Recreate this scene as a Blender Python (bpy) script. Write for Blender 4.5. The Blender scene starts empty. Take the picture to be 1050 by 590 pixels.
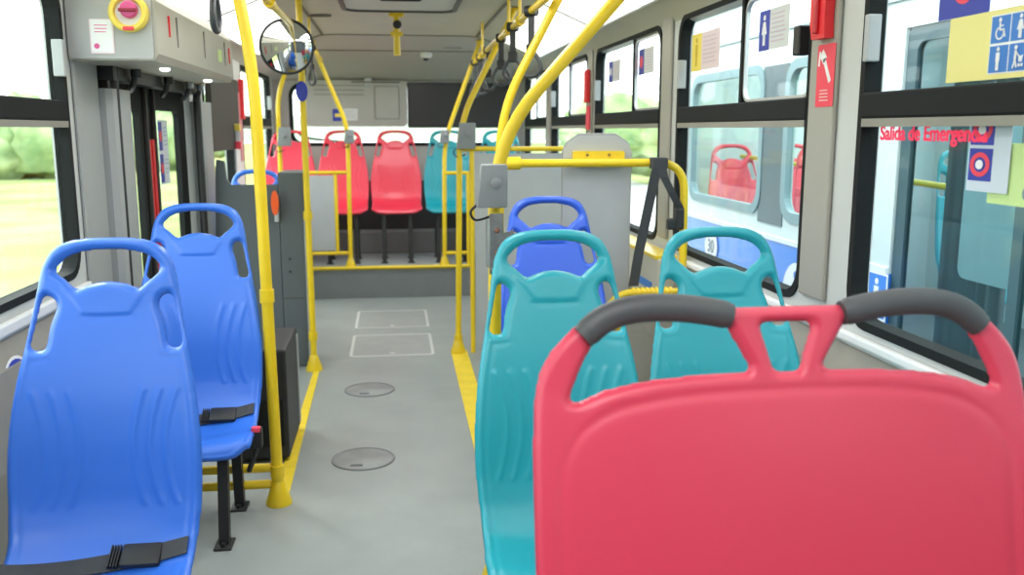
import bpy, bmesh, math, random
import numpy as np
from mathutils import Vector, Matrix
from mathutils.geometry import tessellate_polygon
random.seed(7)
SC = bpy.context.scene
COL = SC.collection
PI = math.pi

# ------------------------------------------------------------------ materials
MATS = {}
def mat(name, rgb, rough=.5, metal=0., var=0., scale=8., bump=0., bscale=60., coat=0., spec=.5, emit=0., emit_rgb=None):
    if name in MATS: return MATS[name]
    m = bpy.data.materials.new(name); m.use_nodes = True
    nt = m.node_tree; p = nt.nodes['Principled BSDF']
    p.inputs['Base Color'].default_value = (*rgb, 1)
    p.inputs['Roughness'].default_value = rough
    p.inputs['Metallic'].default_value = metal
    p.inputs['Coat Weight'].default_value = coat
    p.inputs['Coat Roughness'].default_value = .25
    p.inputs['Specular IOR Level'].default_value = spec
    if emit:
        p.inputs['Emission Color'].default_value = (*(emit_rgb or rgb), 1)
        p.inputs['Emission Strength'].default_value = emit
    tc = nt.nodes.new('ShaderNodeTexCoord')
    if var:
        n = nt.nodes.new('ShaderNodeTexNoise'); n.inputs['Scale'].default_value = scale; n.inputs['Detail'].default_value = 4
        r = nt.nodes.new('ShaderNodeValToRGB')
        r.color_ramp.elements[0].position = .3; r.color_ramp.elements[1].position = .7
        r.color_ramp.elements[0].color = (*[c*(1-var) for c in rgb], 1)
        r.color_ramp.elements[1].color = (*[min(1, c*(1+var)) for c in rgb], 1)
        nt.links.new(tc.outputs['Object'], n.inputs['Vector'])
        nt.links.new(n.outputs['Fac'], r.inputs['Fac']); nt.links.new(r.outputs['Color'], p.inputs['Base Color'])
    if bump:
        n = nt.nodes.new('ShaderNodeTexNoise'); n.inputs['Scale'].default_value = bscale; n.inputs['Detail'].default_value = 3
        b = nt.nodes.new('ShaderNodeBump'); b.inputs['Strength'].default_value = bump; b.inputs['Distance'].default_value = .002
        nt.links.new(tc.outputs['Object'], n.inputs['Vector'])
        nt.links.new(n.outputs['Fac'], b.inputs['Height']); nt.links.new(b.outputs['Normal'], p.inputs['Normal'])
    MATS[name] = m
    return m
def glass(name, tint=(1, 1, 1), refl=.06):
    m = bpy.data.materials.new(name); m.use_nodes = True
    nt = m.node_tree; nt.nodes.clear()
    o = nt.nodes.new('ShaderNodeOutputMaterial'); mx = nt.nodes.new('ShaderNodeMixShader')
    t = nt.nodes.new('ShaderNodeBsdfTransparent'); t.inputs['Color'].default_value = (*tint, 1)
    g = nt.nodes.new('ShaderNodeBsdfGlossy'); g.inputs['Roughness'].default_value = .03
    f = nt.nodes.new('ShaderNodeLayerWeight'); f.inputs['Blend'].default_value = .5
    q = nt.nodes.new('ShaderNodeMath'); q.operation = 'POWER'; q.inputs[1].default_value = 5
    a = nt.nodes.new('ShaderNodeMath'); a.operation = 'MULTIPLY_ADD'; a.inputs[1].default_value = refl*5; a.inputs[2].default_value = refl*.3
    nt.links.new(f.outputs['Facing'], q.inputs[0]); nt.links.new(q.outputs[0], a.inputs[0])
    nt.links.new(a.outputs[0], mx.inputs[0])
    nt.links.new(t.outputs[0], mx.inputs[1]); nt.links.new(g.outputs[0], mx.inputs[2])
    nt.links.new(mx.outputs[0], o.inputs[0]); MATS[name] = m
    return m
BLUE = mat('blue_plastic', (.032, .165, .72), .38, coat=.25, bump=.06, bscale=220)
BLUE_D = mat('deep_blue_plastic', (.025, .11, .66), .38, coat=.25, bump=.06, bscale=220)
TEAL = mat('teal_plastic', (.012, .36, .44), .38, coat=.25, bump=.06, bscale=220)
RED = mat('red_plastic', (.58, .04, .085), .42, coat=.15, bump=.06, bscale=220)
RED_B = mat('bright_red_plastic', (.85, .045, .09), .4, coat=.25)
YEL = mat('yellow_powder_coat', (.82, .58, .012), .38, coat=.2, var=.04, scale=14)
YELF = mat('yellow_floor_paint', (.8, .58, .02), .6, var=.08, scale=12)
BLK = mat('black_plastic', (.016, .017, .018), .5)
BELT = mat('black_webbing', (.05, .054, .058), .75, bump=.5, bscale=350)
RUB = mat('dark_rubber', (.010, .012, .012), .75, spec=.25)
GRIP = mat('charcoal_rubber_grip', (.055, .058, .064), .5, bump=.15, bscale=260)
STL = mat('galvanised_steel', (.27, .28, .285), .4, metal=.7, var=.15, scale=40)
ALU = mat('aluminium', (.62, .63, .64), .35, metal=.6)
GRY = mat('light_grey_plastic', (.44, .46, .47), .5, var=.03)
BOX = mat('grey_box_plastic', (.24, .26, .275), .5)
SLATE = mat('slate_grey_panel', (.10, .12, .13), .5, var=.06, scale=5)
WALL = mat('wall_pale_grey', (.56, .58, .57), .55, var=.03, scale=3)
WHT = mat('white_gloss', (.82, .84, .84), .4)
BEIGE = mat('warm_grey_trim', (.27, .26, .225), .55, var=.04)
CEIL = mat('ceiling_warm_grey', (.50, .49, .41), .5, var=.05, scale=2)
CEILR = mat('ceiling_rear_grey', (.47, .45, .41), .5, var=.03, scale=2)
TRIMG = mat('header_beige', (.46, .45, .39), .5, var=.03, scale=4)
SEAM = mat('seam_dark', (.16, .155, .13), .7)
DARK = mat('dark_panel', (.02, .02, .02), .35)
DBRN = mat('dark_brown_panel', (.045, .04, .034), .6)
REDP = mat('red_paint', (.75, .02, .03), .45)
ORNG = mat('orange_lens', (.9, .12, .02), .3)
NAVY = mat('navy_print', (.03, .05, .4), .5)
SKYB = mat('sky_blue_print', (.04, .2, .62), .5)
WPR = mat('white_print', (.85, .86, .88), .6)
PINKP = mat('pale_pink_print', (.8, .66, .7), .6)
YPR = mat('yellow_print', (.88, .7, .12), .6)
PYPR = mat('pale_yellow_print', (.86, .78, .3), .6)
GRNP = mat('pale_green_print', (.66, .82, .36), .6)
RPR = mat('red_print', (.85, .06, .1), .5)
MAG = mat('magenta_print', (.7, .1, .3), .5)
PAPER = mat('paper', (.74, .76, .78), .7)
GLS = glass('window_glass', (.95, .985, .975))
GLS2 = glass('far_bus_glass', (.88, .97, .96), .1)
MIR = mat('mirror_glass', (.9, .92, .92), .03, metal=1.)
LAMP = mat('lamp_diffuser', (.95, .95, .92), .5, emit=1.9, emit_rgb=(1, .99, .95))

# floor with speckled vinyl
FLOOR = mat('grey_vinyl_floor', (.29, .315, .305), .42, var=.07, scale=3.5, bump=.25, bscale=300, spec=.35)
PLATM = mat('platform_vinyl', (.33, .35, .35), .5, var=.05, scale=4)
RISER = mat('riser_grey', (.2, .215, .22), .5, var=.04)

# ------------------------------------------------------------------ mesh helpers
def obj(name, bm, m, parent=None, smooth=False, angle=None):
    me = bpy.data.meshes.new(name)
    bmesh.ops.recalc_face_normals(bm, faces=bm.faces)
    bm.to_mesh(me); bm.free()
    o = bpy.data.objects.new(name, me); COL.objects.link(o)
    for x in (m if isinstance(m, (list, tuple)) else [m]): me.materials.append(x)
    if parent: o.parent = parent
    if smooth:
        me.polygons.foreach_set('use_smooth', [True]*len(me.polygons))
        me.set_sharp_from_angle(angle=math.radians(angle or 40))
    return o
def tag(o, label=None, cat=None, group=None, kind=None):
    for k, v in (('label', label), ('category', cat), ('group', group), ('kind', kind)):
        if v: o[k] = v
    return o
def thing(name, label, cat, loc=(0, 0, 0), group=None, rz=0):
    o = bpy.data.objects.new(name, None); COL.objects.link(o); o.location = loc; o.rotation_euler.z = rz
    o.empty_display_size = .1
    return tag(o, label, cat, group)
def copy_tree(o, parent=None):
    c = o.copy(); COL.objects.link(c); c.parent = parent
    for ch in [x for x in bpy.data.objects if x.parent == o]: copy_tree(ch, c)
    return c
def box(bm, x0, x1, y0, y1, z0, z1, bev=0., seg=2):
    v = [bm.verts.new((x, y, z)) for x in (x0, x1) for y in (y0, y1) for z in (z0, z1)]
    fs = [bm.faces.new([v[i] for i in f]) for f in ((0, 1, 3, 2), (4, 6, 7, 5), (0, 4, 5, 1), (2, 3, 7, 6), (0, 2, 6, 4), (1, 5, 7, 3))]
    if bev:
        es = list({e for f in fs for e in f.edges})
        bmesh.ops.bevel(bm, geom=es, offset=bev, segments=seg, affect='EDGES', profile=.5)
    return bm
def B(*a, **k): return box(bmesh.new(), *a, **k)
def fillet(pts, r, n=6):
    pts = [Vector(p) for p in pts]; out = [pts[0]]
    for i in range(1, len(pts)-1):
        a, b, c = pts[i-1], pts[i], pts[i+1]
        d1 = (a-b); d2 = (c-b); rr = min(r, d1.length*.49, d2.length*.49)
        p1 = b+d1.normalized()*rr; p2 = b+d2.normalized()*rr
        for k in range(n+1):
            t = k/n; out.append(p1*(1-t)**2+b*2*t*(1-t)+p2*t*t)
    out.append(pts[-1]); return out
def tube(bm, pts, r, seg=14, closed=False, sx=1., sy=1., ref=None, caps=True):
    pts = [Vector(p) for p in pts]; n = len(pts)
    rings = []; prev = None
    for i, p in enumerate(pts):
        if closed: t = (pts[(i+1) % n]-pts[i-1]).normalized()
        else: t = (pts[min(i+1, n-1)]-pts[max(i-1, 0)]).normalized()
        if prev is None:
            u = ref and Vector(ref) or (Vector((0, 0, 1)) if abs(t.z) < .9 else Vector((1, 0, 0)))
            u = (u-t*u.dot(t)).normalized()
        else: u = (prev-t*prev.dot(t)).normalized()
        prev = u; w = t.cross(u)
        rr = r[i] if isinstance(r, (list, tuple)) else r
        rings.append([bm.verts.new(p+(u*math.cos(a)*sx+w*math.sin(a)*sy)*rr) for a in [2*PI*k/seg for k in range(seg)]])
    m = n if closed else n-1
    for i in range(m):
        A, Bq = rings[i], rings[(i+1) % n]
        for k in range(seg): bm.faces.new((A[k], A[(k+1) % seg], Bq[(k+1) % seg], Bq[k]))
    if not closed and caps:
        bm.faces.new(rings[0][::-1]); bm.faces.new(rings[-1])
    return bm
def T(pts, r, **k): return tube(bmesh.new(), pts, r, **k)
def lathe(bm, prof, origin=(0, 0, 0), axis='Z', seg=32):
    o = Vector(origin); rings = []
    for r, h in prof:
        ring = []
        for k in range(seg):
            a = 2*PI*k/seg; c, s = math.cos(a)*r, math.sin(a)*r
            p = {'Z': (c, s, h), 'Y': (c, h, s), 'X': (h, c, s)}[axis]
            ring.append(bm.verts.new(o+Vector(p)))
        rings.append(ring)
    for A, Bq in zip(rings, rings[1:]):
        for k in range(seg): bm.faces.new((A[k], A[(k+1) % seg], Bq[(k+1) % seg], Bq[k]))
    bm.faces.new(rings[0]); bm.faces.new(rings[-1])
    return bm
def rrect(a0, a1, b0, b1, r, n=6):
    rs = r if isinstance(r, (list, tuple)) else [r]*4
    out = []
    for (cx, cy, a, rr) in ((a1-rs[0], b1-rs[0], 0, rs[0]), (a0+rs[1], b1-rs[1], 90, rs[1]), (a0+rs[2], b0+rs[2], 180, rs[2]), (a1-rs[3], b0+rs[3], 270, rs[3])):
        for k in range(n+1):
            t = math.radians(a+90*k/n); out.append((cx+rr*math.cos(t), cy+rr*math.sin(t)))
    return out
def disc(cx, cy, r, n=28, ry=None): return [(cx+r*math.cos(2*PI*k/n), cy+(ry or r)*math.sin(2*PI*k/n)) for k in range(n)]
def prism(bm, outer, holes, fmap, d0, d1):
    """polygon (a,b) with holes, extruded from d0 to d1, mapped by fmap(a,b,d)"""
    loops = [outer]+list(holes)
    tris = tessellate_polygon([[Vector((a, b, 0)) for a, b in L] for L in loops])
    flat = [p for L in loops for p in L]
    V0 = [bm.verts.new(fmap(a, b, d0)) for a, b in flat]; V1 = [bm.verts.new(fmap(a, b, d1)) for a, b in flat]
    for t in tris:
        try: bm.faces.new([V0[i] for i in t]); bm.faces.new([V1[i] for i in reversed(t)])
        except ValueError: pass
    k = 0
    for L in loops:
        n = len(L)
        for i in range(n):
            a, b = k+i, k+(i+1) % n
            try: bm.faces.new((V0[a], V0[b], V1[b], V1[a]))
            except ValueError: pass
        k += n
    return bm
MX = lambda a, b, d: Vector((d, a, b))     # a = Y, b = Z, depth X
MY = lambda a, b, d: Vector((a, d, b))     # a = X, b = Z, depth Y
MZ = lambda a, b, d: Vector((a, b, d))
def P(outer, holes, f, d0, d1): return prism(bmesh.new(), outer, holes, f, d0, d1)
def struct(name, bm, m, parent=None, smooth=False):
    o = obj(name, bm, m, parent, smooth)
    if not parent: o['kind'] = 'structure'
    return o
def catmull(pts, n=6, closed=False):
    out = []; N = len(pts)
    rng = range(N) if closed else range(N-1)
    for i in rng:
        g = (lambda j: pts[j % N]) if closed else (lambda j: pts[max(0, min(N-1, j))])
        p0, p1, p2, p3 = map(np.array, (g(i-1), g(i), g(i+1), g(i+2)))
        for k in range(n):
            t = k/n
            out.append(tuple(.5*((2*p1)+(-p0+p2)*t+(2*p0-5*p1+4*p2-p3)*t*t+(-p0+3*p1-3*p2+p3)*t**3)))
    if not closed: out.append(tuple(pts[-1]))
    return out

# flat graphics: frame = origin, right, up, normal ; polygons in the (right, up) plane
class Frame:
    def __init__(s, o, r, u, n): s.o, s.r, s.u, s.n = Vector(o), Vector(r), Vector(u), Vector(n)
    def __call__(s, a, b, d): return s.o+s.r*a+s.u*b+s.n*d
def frR(x, y, z): return Frame((x, y, z), (0, -1, 0), (0, 0, 1), (-1, 0, 0))   # on the right side, read from inside
def frL(x, y, z): return Frame((x, y, z), (0, 1, 0), (0, 0, 1), (1, 0, 0))     # on the left side
def frF(x, y, z): return Frame((x, y, z), (1, 0, 0), (0, 0, 1), (0, -1, 0))    # faces the front of the bus
def text_obj(name, s, size, fr, m, parent=None, d=.0012, thick=.0008, ax='CENTER', bold=.0):
    cu = bpy.data.curves.new(name, 'FONT'); cu.body = s; cu.size = size; cu.align_x = ax; cu.align_y = 'CENTER'
    cu.extrude = thick; cu.offset = bold
    o = bpy.data.objects.new(name+'_tmp', cu); COL.objects.link(o)
    dg = bpy.context.evaluated_depsgraph_get(); dg.update()
    me = bpy.data.meshes.new_from_object(o.evaluated_get(dg)); bpy.data.objects.remove(o); bpy.data.curves.remove(cu)
    me.name = name; me.materials.clear(); me.materials.append(m)
    M = Matrix(((fr.r.x, fr.u.x, fr.n.x, 0), (fr.r.y, fr.u.y, fr.n.y, 0), (fr.r.z, fr.u.z, fr.n.z, 0), (0, 0, 0, 1)))
    me.transform(Matrix.Translation(fr.o+fr.n*d) @ M)
    r = bpy.data.objects.new(name, me); COL.objects.link(r)
    if parent: r.parent = parent
    return r
def sticker(name, label, cat, fr, w, h, m, layers=(), rad=.004, group=None, outline=None):
    """layers: (part name, [polys], material)"""
    org = fr.o.copy(); t = thing(name, label, cat, org, group); f2 = Frame((0, 0, 0), fr.r, fr.u, fr.n)
    obj('backing', P(outline or rrect(-w/2, w/2, -h/2, h/2, rad, 3), [], f2, 0, .0012), m, t)
    for i, (nm, polys, mm) in enumerate(layers):
        bm = bmesh.new()
        for q in polys: prism(bm, q, [], f2, .0012+.0006*i, .0018+.0006*i)
        obj(nm, bm, mm, t)
    return t, f2
def ring_poly(cx, cy, r0, r1, n=28, a0=0, a1=360):
    A = [math.radians(a0+(a1-a0)*k/n) for k in range(n+1)]
    return [(cx+r1*math.cos(a), cy+r1*math.sin(a)) for a in A]+[(cx+r0*math.cos(a), cy+r0*math.sin(a)) for a in reversed(A)]
def R4(a0, a1, b0, b1): return [(a0, b0), (a1, b0), (a1, b1), (a0, b1)]
def lines(w, ys, x0=0., th=.004): return [R4(x0-w/2, x0+w/2*random.uniform(.6, 1), y-th/2, y+th/2) for y in ys]
def bar2(x0, y0, x1, y1, w):
    d = Vector((x1-x0, y1-y0)).normalized(); n = Vector((-d.y, d.x))*w/2
    return [(x0+n.x, y0+n.y), (x0-n.x, y0-n.y), (x1-n.x, y1-n.y), (x1+n.x, y1+n.y)]
def person_icon(cx, cy, s, skirt=False):
    out = [disc(cx, cy+.40*s, .09*s, 12)]
    if skirt: out.append([(cx-.09*s, cy+.27*s), (cx+.09*s, cy+.27*s), (cx+.2*s, cy-.12*s), (cx-.2*s, cy-.12*s)])
    else: out.append(R4(cx-.12*s, cx+.12*s, cy-.1*s, cy+.27*s))
    out += [R4(cx-.09*s, cx-.01*s, cy-.46*s, cy-.1*s), R4(cx+.01*s, cx+.09*s, cy-.46*s, cy-.1*s)]
    return out
def wheelchair_icon(cx, cy, s):
    return [disc(cx-.05*s, cy+.38*s, .09*s, 12), bar2(cx-.05*s, cy+.28*s, cx-.03*s, cy-.02*s, .09*s),
            bar2(cx-.05*s, cy-.02*s, cx+.2*s, cy-.02*s, .08*s), bar2(cx+.2*s, cy, cx+.3*s, cy-.32*s, .08*s),
            bar2(cx-.03*s, cy+.14*s, cx+.17*s, cy+.14*s, .06*s), ring_poly(cx-.03*s, cy-.15*s, .2*s, .27*s, 18, 110, 380)]
def pram_icon(cx, cy, s):
    return [disc(cx-.12*s, cy+.38*s, .09*s, 12), bar2(cx-.12*s, cy+.27*s, cx-.14*s, cy-.1*s, .13*s), bar2(cx-.14*s, cy-.1*s, cx-.25*s, cy-.44*s, .08*s),
            bar2(cx-.12*s, cy-.1*s, cx-.02*s, cy-.42*s, .08*s), bar2(cx-.1*s, cy+.2*s, cx+.1*s, cy+.02*s, .06*s),
            [(cx+.06*s, cy+.02*s), (cx+.34*s, cy+.06*s), (cx+.28*s, cy-.2*s), (cx+.1*s, cy-.2*s)], disc(cx+.12*s, cy-.33*s, .07*s, 10), disc(cx+.29*s, cy-.33*s, .07*s, 10)]

# ------------------------------------------------------------------ moulded seat shells
def sd_polys(X, Y, outer, holes):
    """signed distance, positive inside the outer polygon and outside the holes"""
    def one(poly):
        p = np.array(poly); q = np.roll(p, -1, 0)
        d = np.full(X.shape, 1e9); ins = np.zeros(X.shape, bool)
        for (x0, y0), (x1, y1) in zip(p, q):
            ex, ey = x1-x0, y1-y0; L = ex*ex+ey*ey+1e-12
            t = np.clip(((X-x0)*ex+(Y-y0)*ey)/L, 0, 1)
            d = np.minimum(d, np.hypot(X-x0-t*ex, Y-y0-t*ey))
            c = (y0 > Y) != (y1 > Y)
            with np.errstate(divide='ignore', invalid='ignore'):
                ins ^= c & (X < (x1-x0)*(Y-y0)/(y1-y0+1e-15)+x0)
        return np.where(ins, d, -d)
    s = one(outer)
    for h in holes: s = np.minimum(s, -one(h))
    return s
def seg_dist(X, Y, pts):
    d = np.full(X.shape, 1e9)
    for (x0, y0), (x1, y1) in zip(pts, pts[1:]):
        ex, ey = x1-x0, y1-y0; t = np.clip(((X-x0)*ex+(Y-y0)*ey)/(ex*ex+ey*ey+1e-12), 0, 1)
        d = np.minimum(d, np.hypot(X-x0-t*ex, Y-y0-t*ey))
    return d
class Shell:
    def __init__(s, prof):
        c = catmull(prof, 16); c = np.array(c)
        L = np.concatenate([[0], np.cumsum(np.hypot(*np.diff(c, axis=0).T))])
        s.L = L; s.c = c; s.total = L[-1]
    def at(s, U, V, off, cup):
        U = np.asarray(U, float); V = np.asarray(V, float)
        y = np.interp(V, s.L, s.c[:, 0]); z = np.interp(V, s.L, s.c[:, 1])
        e = .004
        ty = np.interp(V+e, s.L, s.c[:, 0])-np.interp(V-e, s.L, s.c[:, 0]); tz = np.interp(V+e, s.L, s.c[:, 1])-np.interp(V-e, s.L, s.c[:, 1])
        n = np.hypot(ty, tz)+1e-12; ty, tz = ty/n, tz/n
        ny, nz = tz, -ty            # front / upper side of the shell
        f = off+cup
        y = y+ny*f; z = z+nz*f
        y = y-np.clip(-V, 0, 1)*0; z = z+np.clip(-V, 0, 1)
        return np.stack([U, y, z], -1)
def build_shell(name, shell, outer, holes, disp, cupf, m, step, thick=.006, fl=.020):
    us = np.arange(min(p[0] for p in outer)-step, max(p[0] for p in outer)+2*step, step)
    vs = np.arange(min(p[1] for p in outer)-step, max(p[1] for p in outer)+2*step, step)
    U, V = np.meshgrid(us, vs, indexing='ij')
    S = sd_polys(U, V, outer, holes)
    gu, gv = np.gradient(S, step)
    g = np.hypot(gu, gv)+1e-9
    keep = S > -.5*step
    near = keep & (S < .5*step)
    U2 = np.where(near, U-gu/g*S, U); V2 = np.where(near, V-gv/g*S, V)
    D = np.where(near, 0, np.maximum(S, 0))
    off = -fl*(1-np.clip(D/(fl*.9), 0, 1))**2+disp(U2, V2, D)
    Pts = shell.at(U2, V2, off, cupf(U2, V2))
    bm = bmesh.new(); idx = {}
    for i, j in zip(*np.nonzero(keep)): idx[(i, j)] = bm.verts.new(Pts[i, j])
    for i in range(len(us)-1):
        for j in range(len(vs)-1):
            c = [idx[k] for k in ((i, j), (i+1, j), (i+1, j+1), (i, j+1)) if k in idx]
            if len(c) >= 3: bm.faces.new(c)
    bmesh.ops.delete(bm, geom=[v for v in bm.verts if not v.link_faces], context='VERTS')
    for _ in range(3): bmesh.ops.smooth_vert(bm, verts=bm.verts, factor=.45, use_axis_x=True, use_axis_y=True, use_axis_z=True)
    # orient the front towards -Y, then thicken backwards
    bmesh.ops.recalc_face_normals(bm, faces=bm.faces)
    fs = list(bm.faces); ny = sum(f.normal.y*f.calc_area() for f in fs)
    if ny > 0: bmesh.ops.reverse_faces(bm, faces=fs)
    me = bpy.data.meshes.new(name); bm.to_mesh(me); bm.free(); me.materials.append(m)
    o = bpy.data.objects.new(name, me); COL.objects.link(o)
    md = o.modifiers.new('thickness', 'SOLIDIFY'); md.thickness = thick; md.offset = -1
    me.polygons.foreach_set('use_smooth', [True]*len(me.polygons))
    return o
def ribbon(shell, us, v0, v1, lift, cup, thick=.003):
    """a strip of webbing lying on a shell: us along the strip, v0(u), v1(u) its edges"""
    bm = bmesh.new(); rows = []
    for u in us:
        r = []
        for (v, l) in ((v0(u), lift), (v1(u), lift), (v1(u), lift+thick), (v0(u), lift+thick)):
            r.append(bm.verts.new(shell.at(u, v, l, cup(u, v))))
        rows.append(r)
    for A, C in zip(rows, rows[1:]):
        for k in range(4): bm.faces.new((A[k], A[(k+1) % 4], C[(k+1) % 4], C[k]))
    bm.faces.new(rows[0]); bm.faces.new(rows[-1][::-1])
    return bm
def mirror_outline(h): return h+[(-u, v) for u, v in reversed(h) if abs(u) > 1e-6]

# single seat -------------------------------------------------------
SH = Shell([(0, 1.22), (-.030, 1.10), (-.066, .97), (-.103, .83), (-.130, .70), (-.146, .60), (-.163, .52), (-.20, .445), (-.265, .396), (-.35, .384), (-.43, .389), (-.475, .378), (-.50, .350), (-.506, .325)])
TOT = SH.total
half = catmull([(0, 0), (.06, .002), (.105, .010), (.142, .030), (.165, .064), (.178, .11), (.192, .2), (.209, .30), (.224, .38), (.238, .48), (.246, .6), (.243, .72), (.236, .82), (.236, .92), (.240, 1.0), (.236, 1.10), (.216, TOT-.045), (.178, TOT-.01), (.12, TOT), (0, TOT)], 5)
hole_h = catmull([(.0, .036), (.05, .038), (.092, .048), (.118, .064), (.134, .084)], 5)+catmull([(.128, .098), (.104, .118), (.084, .136)], 4)+catmull([(.078, .139), (.04, .124), (.0, .118)], 4)
slot = catmull([(.150, .158), (.162, .160), (.170, .185), (.180, .235), (.190, .285), (.184, .299), (.166, .300), (.155, .290), (.146, .235), (.132, .190), (.136, .168)], 4, True)
OUT1 = mirror_outline(half); HOLES1 = [mirror_outline(hole_h), slot, [(-u, v) for u, v in slot]]
shield = catmull([(-.150, .088), (-.128, .118), (-.095, .165), (-.07, .203), (-.05, .214), (.05, .214), (.07, .203), (.095, .165), (.128, .118), (.150, .088)], 4)
def cup1(U, V):
    k = np.interp(V, [0, .12, .35, .75, .92, 1.06, TOT], [0.0, .0, .018, .036, .03, .016, .0])
    return k*np.clip(np.abs(U)/.235, 0, 1)**2.2
ribs1 = []
for sgn in (-1, 1):
    for um, ue in ((.15, .180), (.108, .138), (.066, .094)):
        ribs1.append([(sgn*(um+(ue-um)*abs(t)**1.8), .56+.15*t) for t in np.linspace(-1, 1, 13)])
def disp1(U, V, D):
    o = -.0045*np.exp(-(seg_dist(U, V, shield)/.005)**2)
    sh = (V > .1) & (V < .215) & (np.abs(U) < .15-(V-.088)*.62)
    o += np.where(sh, .004*np.clip((D-.004)/.01, 0, 1), 0)
    for r in ribs1: o += .0045*np.exp(-(seg_dist(U, V, r)/.0055)**2)
    o += -.003*np.exp(-((D-.028)/.006)**2)*(V > .32)
    # shallow seat hollow
    o += -.008*np.exp(-((V-1.06)/.12)**2-(U/.13)**2)
    return o
shell_proto = build_shell('shell', SH, OUT1, HOLES1, disp1, cup1, BLUE, .005)
SHELL_ME = shell_proto.data

def seat_steel(parent, foot_z=0., leg_y=(-.42, -.17), lean=.06):
    bm = bmesh.new()
    for sx in (-.135, .135):
        tube(bm, fillet([(sx, .02, .80), (sx, -.10, .60), (sx, -.13, .385), (sx, -.43, .352)], .06), .013, seg=8)
    box(bm, -.15, .15, -.40, -.36, .335, .365, .004); box(bm, -.15, .15, -.20, -.16, .345, .375, .004)
    box(bm, -.15, .15, -.035, -.01, .68, .72, .004)
    obj('frame', bm, BLK, parent)
    for ly, ln in ((leg_y[0], -lean), (leg_y[1], .03)):
        for sx in (-.125, .125):
            b = bmesh.new()
            tube(b, [(sx, ly, .345), (sx, ly+ln, foot_z+.008)], .026, seg=4, ref=(1, 1, 0))
            box(b, sx-.032, sx+.032, ly+ln-.055, ly+ln+.04, foot_z, foot_z+.009, .003)
            lathe(b, [(.009, .0), (.009, .016), (.004, .018)], (sx, ly+ln-.035, foot_z+.006), 'Z', 8)
            obj('leg', b, BLK, parent, True)
def add_belt(parent):
    vc = lambda u: .875-.035*(u/.23)
    o = obj('seat_belt', ribbon(SH, np.linspace(-.232, .215, 24), lambda u: vc(u)-.029, lambda u: vc(u)+.029, .004, lambda u, v: float(cup1(u, v))), BELT, parent)
    # buckle
    p = SH.at(.1, vc(.1), .014, float(cup1(.1, .875))); q = SH.at(.1, vc(.1)+.02, .014, float(cup1(.1, .895)))
    t = (Vector(q)-Vector(p)).normalized(); nrm = Vector((1, 0, 0)).cross(t)
    bm = B(-.05, .05, -.034, .034, -.009, .011, bev=.007)
    M = Matrix.Translation(Vector(p)) @ Matrix(((1, 0, 0, 0), (0, t.y, nrm.y, 0), (0, t.z, nrm.z, 0), (0, 0, 0, 1)))
    bmesh.ops.transform(bm, matrix=M, verts=bm.verts)
    obj('buckle', bm, BLK, o, True)
    bm = bmesh.new()
    for k in range(4): box(bm, -.078+k*.007, -.075+k*.007, -.033, .033, -.005, .008)
    bmesh.ops.transform(bm, matrix=M, verts=bm.verts)
    obj('slider', bm, BLK, o)
def make_seat(label, m, loc, belt=False, group=None, steel=True, first=False, rz=0, foot=0., zs=1.):
    t = thing('bus_seat', label, 'seat', loc, group, rz)
    if zs != 1: t.scale.z = zs
    s = shell_proto if first else shell_proto.copy()
    if not first: COL.objects.link(s)
    s.parent = t; s.material_slots[0].link = 'OBJECT'; s.material_slots[0].material = m
    if steel: seat_steel(t, foot)
    if belt: add_belt(t)
    return t
PZ = .26   # rear platform height
make_seat('near blue plastic seat at the left front, its lap belt and buckle across the bottom', BLUE, (-.765, 2.506, 0), True, first=True)
make_seat('blue plastic seat behind the nearest left blue seat, next to the tall yellow pole', BLUE, (-.770, 3.668, 0), True)
make_seat('teal plastic seat on the aisle side, fixed to the yellow pole by a steel bracket', TEAL, (.451, 2.543, 0))
make_seat('teal plastic seat on the window side, beside its teal neighbour', TEAL, (.954, 2.559, 0))
make_seat('blue plastic seat right of the aisle, in front of the grey wheelchair backrest', BLUE_D, (.664, 3.86, 0), True)
make_seat('far blue seat at the left wall, only its handle showing above the slate partition', BLUE, (-1.0, 6.78, 0))
RG = None
for x, m, l in ((-.98, RED_B, 'red seat at the left corner of the rear row, behind the rail'), (-.485, RED_B, 'red seat second from left in the rear row, behind the yellow post'),
                (.02, RED_B, 'red seat in the middle of the rear row facing the aisle'), (.53, TEAL, 'teal seat just right of the middle red seat in the rear row'),
                (1.05, TEAL, 'teal seat at the right corner of the rear row, mostly behind the partition')):
    make_seat(l, m, (x, 8.95, 1.5-1.22*.87), foot=(PZ-1.5+1.22*.87)/.87, zs=.87)

# double seat -------------------------------------------------------
SD = Shell([(0, 1.22), (-.02, 1.10), (-.046, .97), (-.072, .83), (-.095, .70), (-.112, .60), (-.138, .52), (-.19, .463), (-.27, .438), (-.36, .442), (-.43, .448), (-.468, .437), (-.49, .408), (-.494, .385)])
dh = catmull([(0, .012), (.10, .012), (.15, .004), (.19, -.004), (.235, -.007), (.29, -.002), (.33, .012), (.365, .036), (.40, .068), (.428, .11), (.442, .17), (.447, .28), (.448, .46), (.445, .75), (.448, 1.0), (.44, SD.total-.05), (.40, SD.total-.005), (.3, SD.total), (0, SD.total)], 5)
sideh = catmull([(.112, .046), (.14, .041), (.19, .036), (.25, .034), (.30, .042), (.335, .060), (.358, .090), (.380, .135)], 4)+catmull([(.392, .166), (.376, .168), (.33, .150), (.26, .137), (.18, .130), (.10, .127), (.074, .127)], 4)+[(.070, .118)]
midh = rrect(-.048, .048, .044, .128, .008, 3)
midh = [(u*(1-.55*(v-.044)/.084), v) for u, v in midh]
dh = [(u*1.03, v) for u, v in dh]; OUT2 = mirror_outline(dh); HOLES2 = [sideh, [(-u, v) for u, v in sideh], midh]
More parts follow.
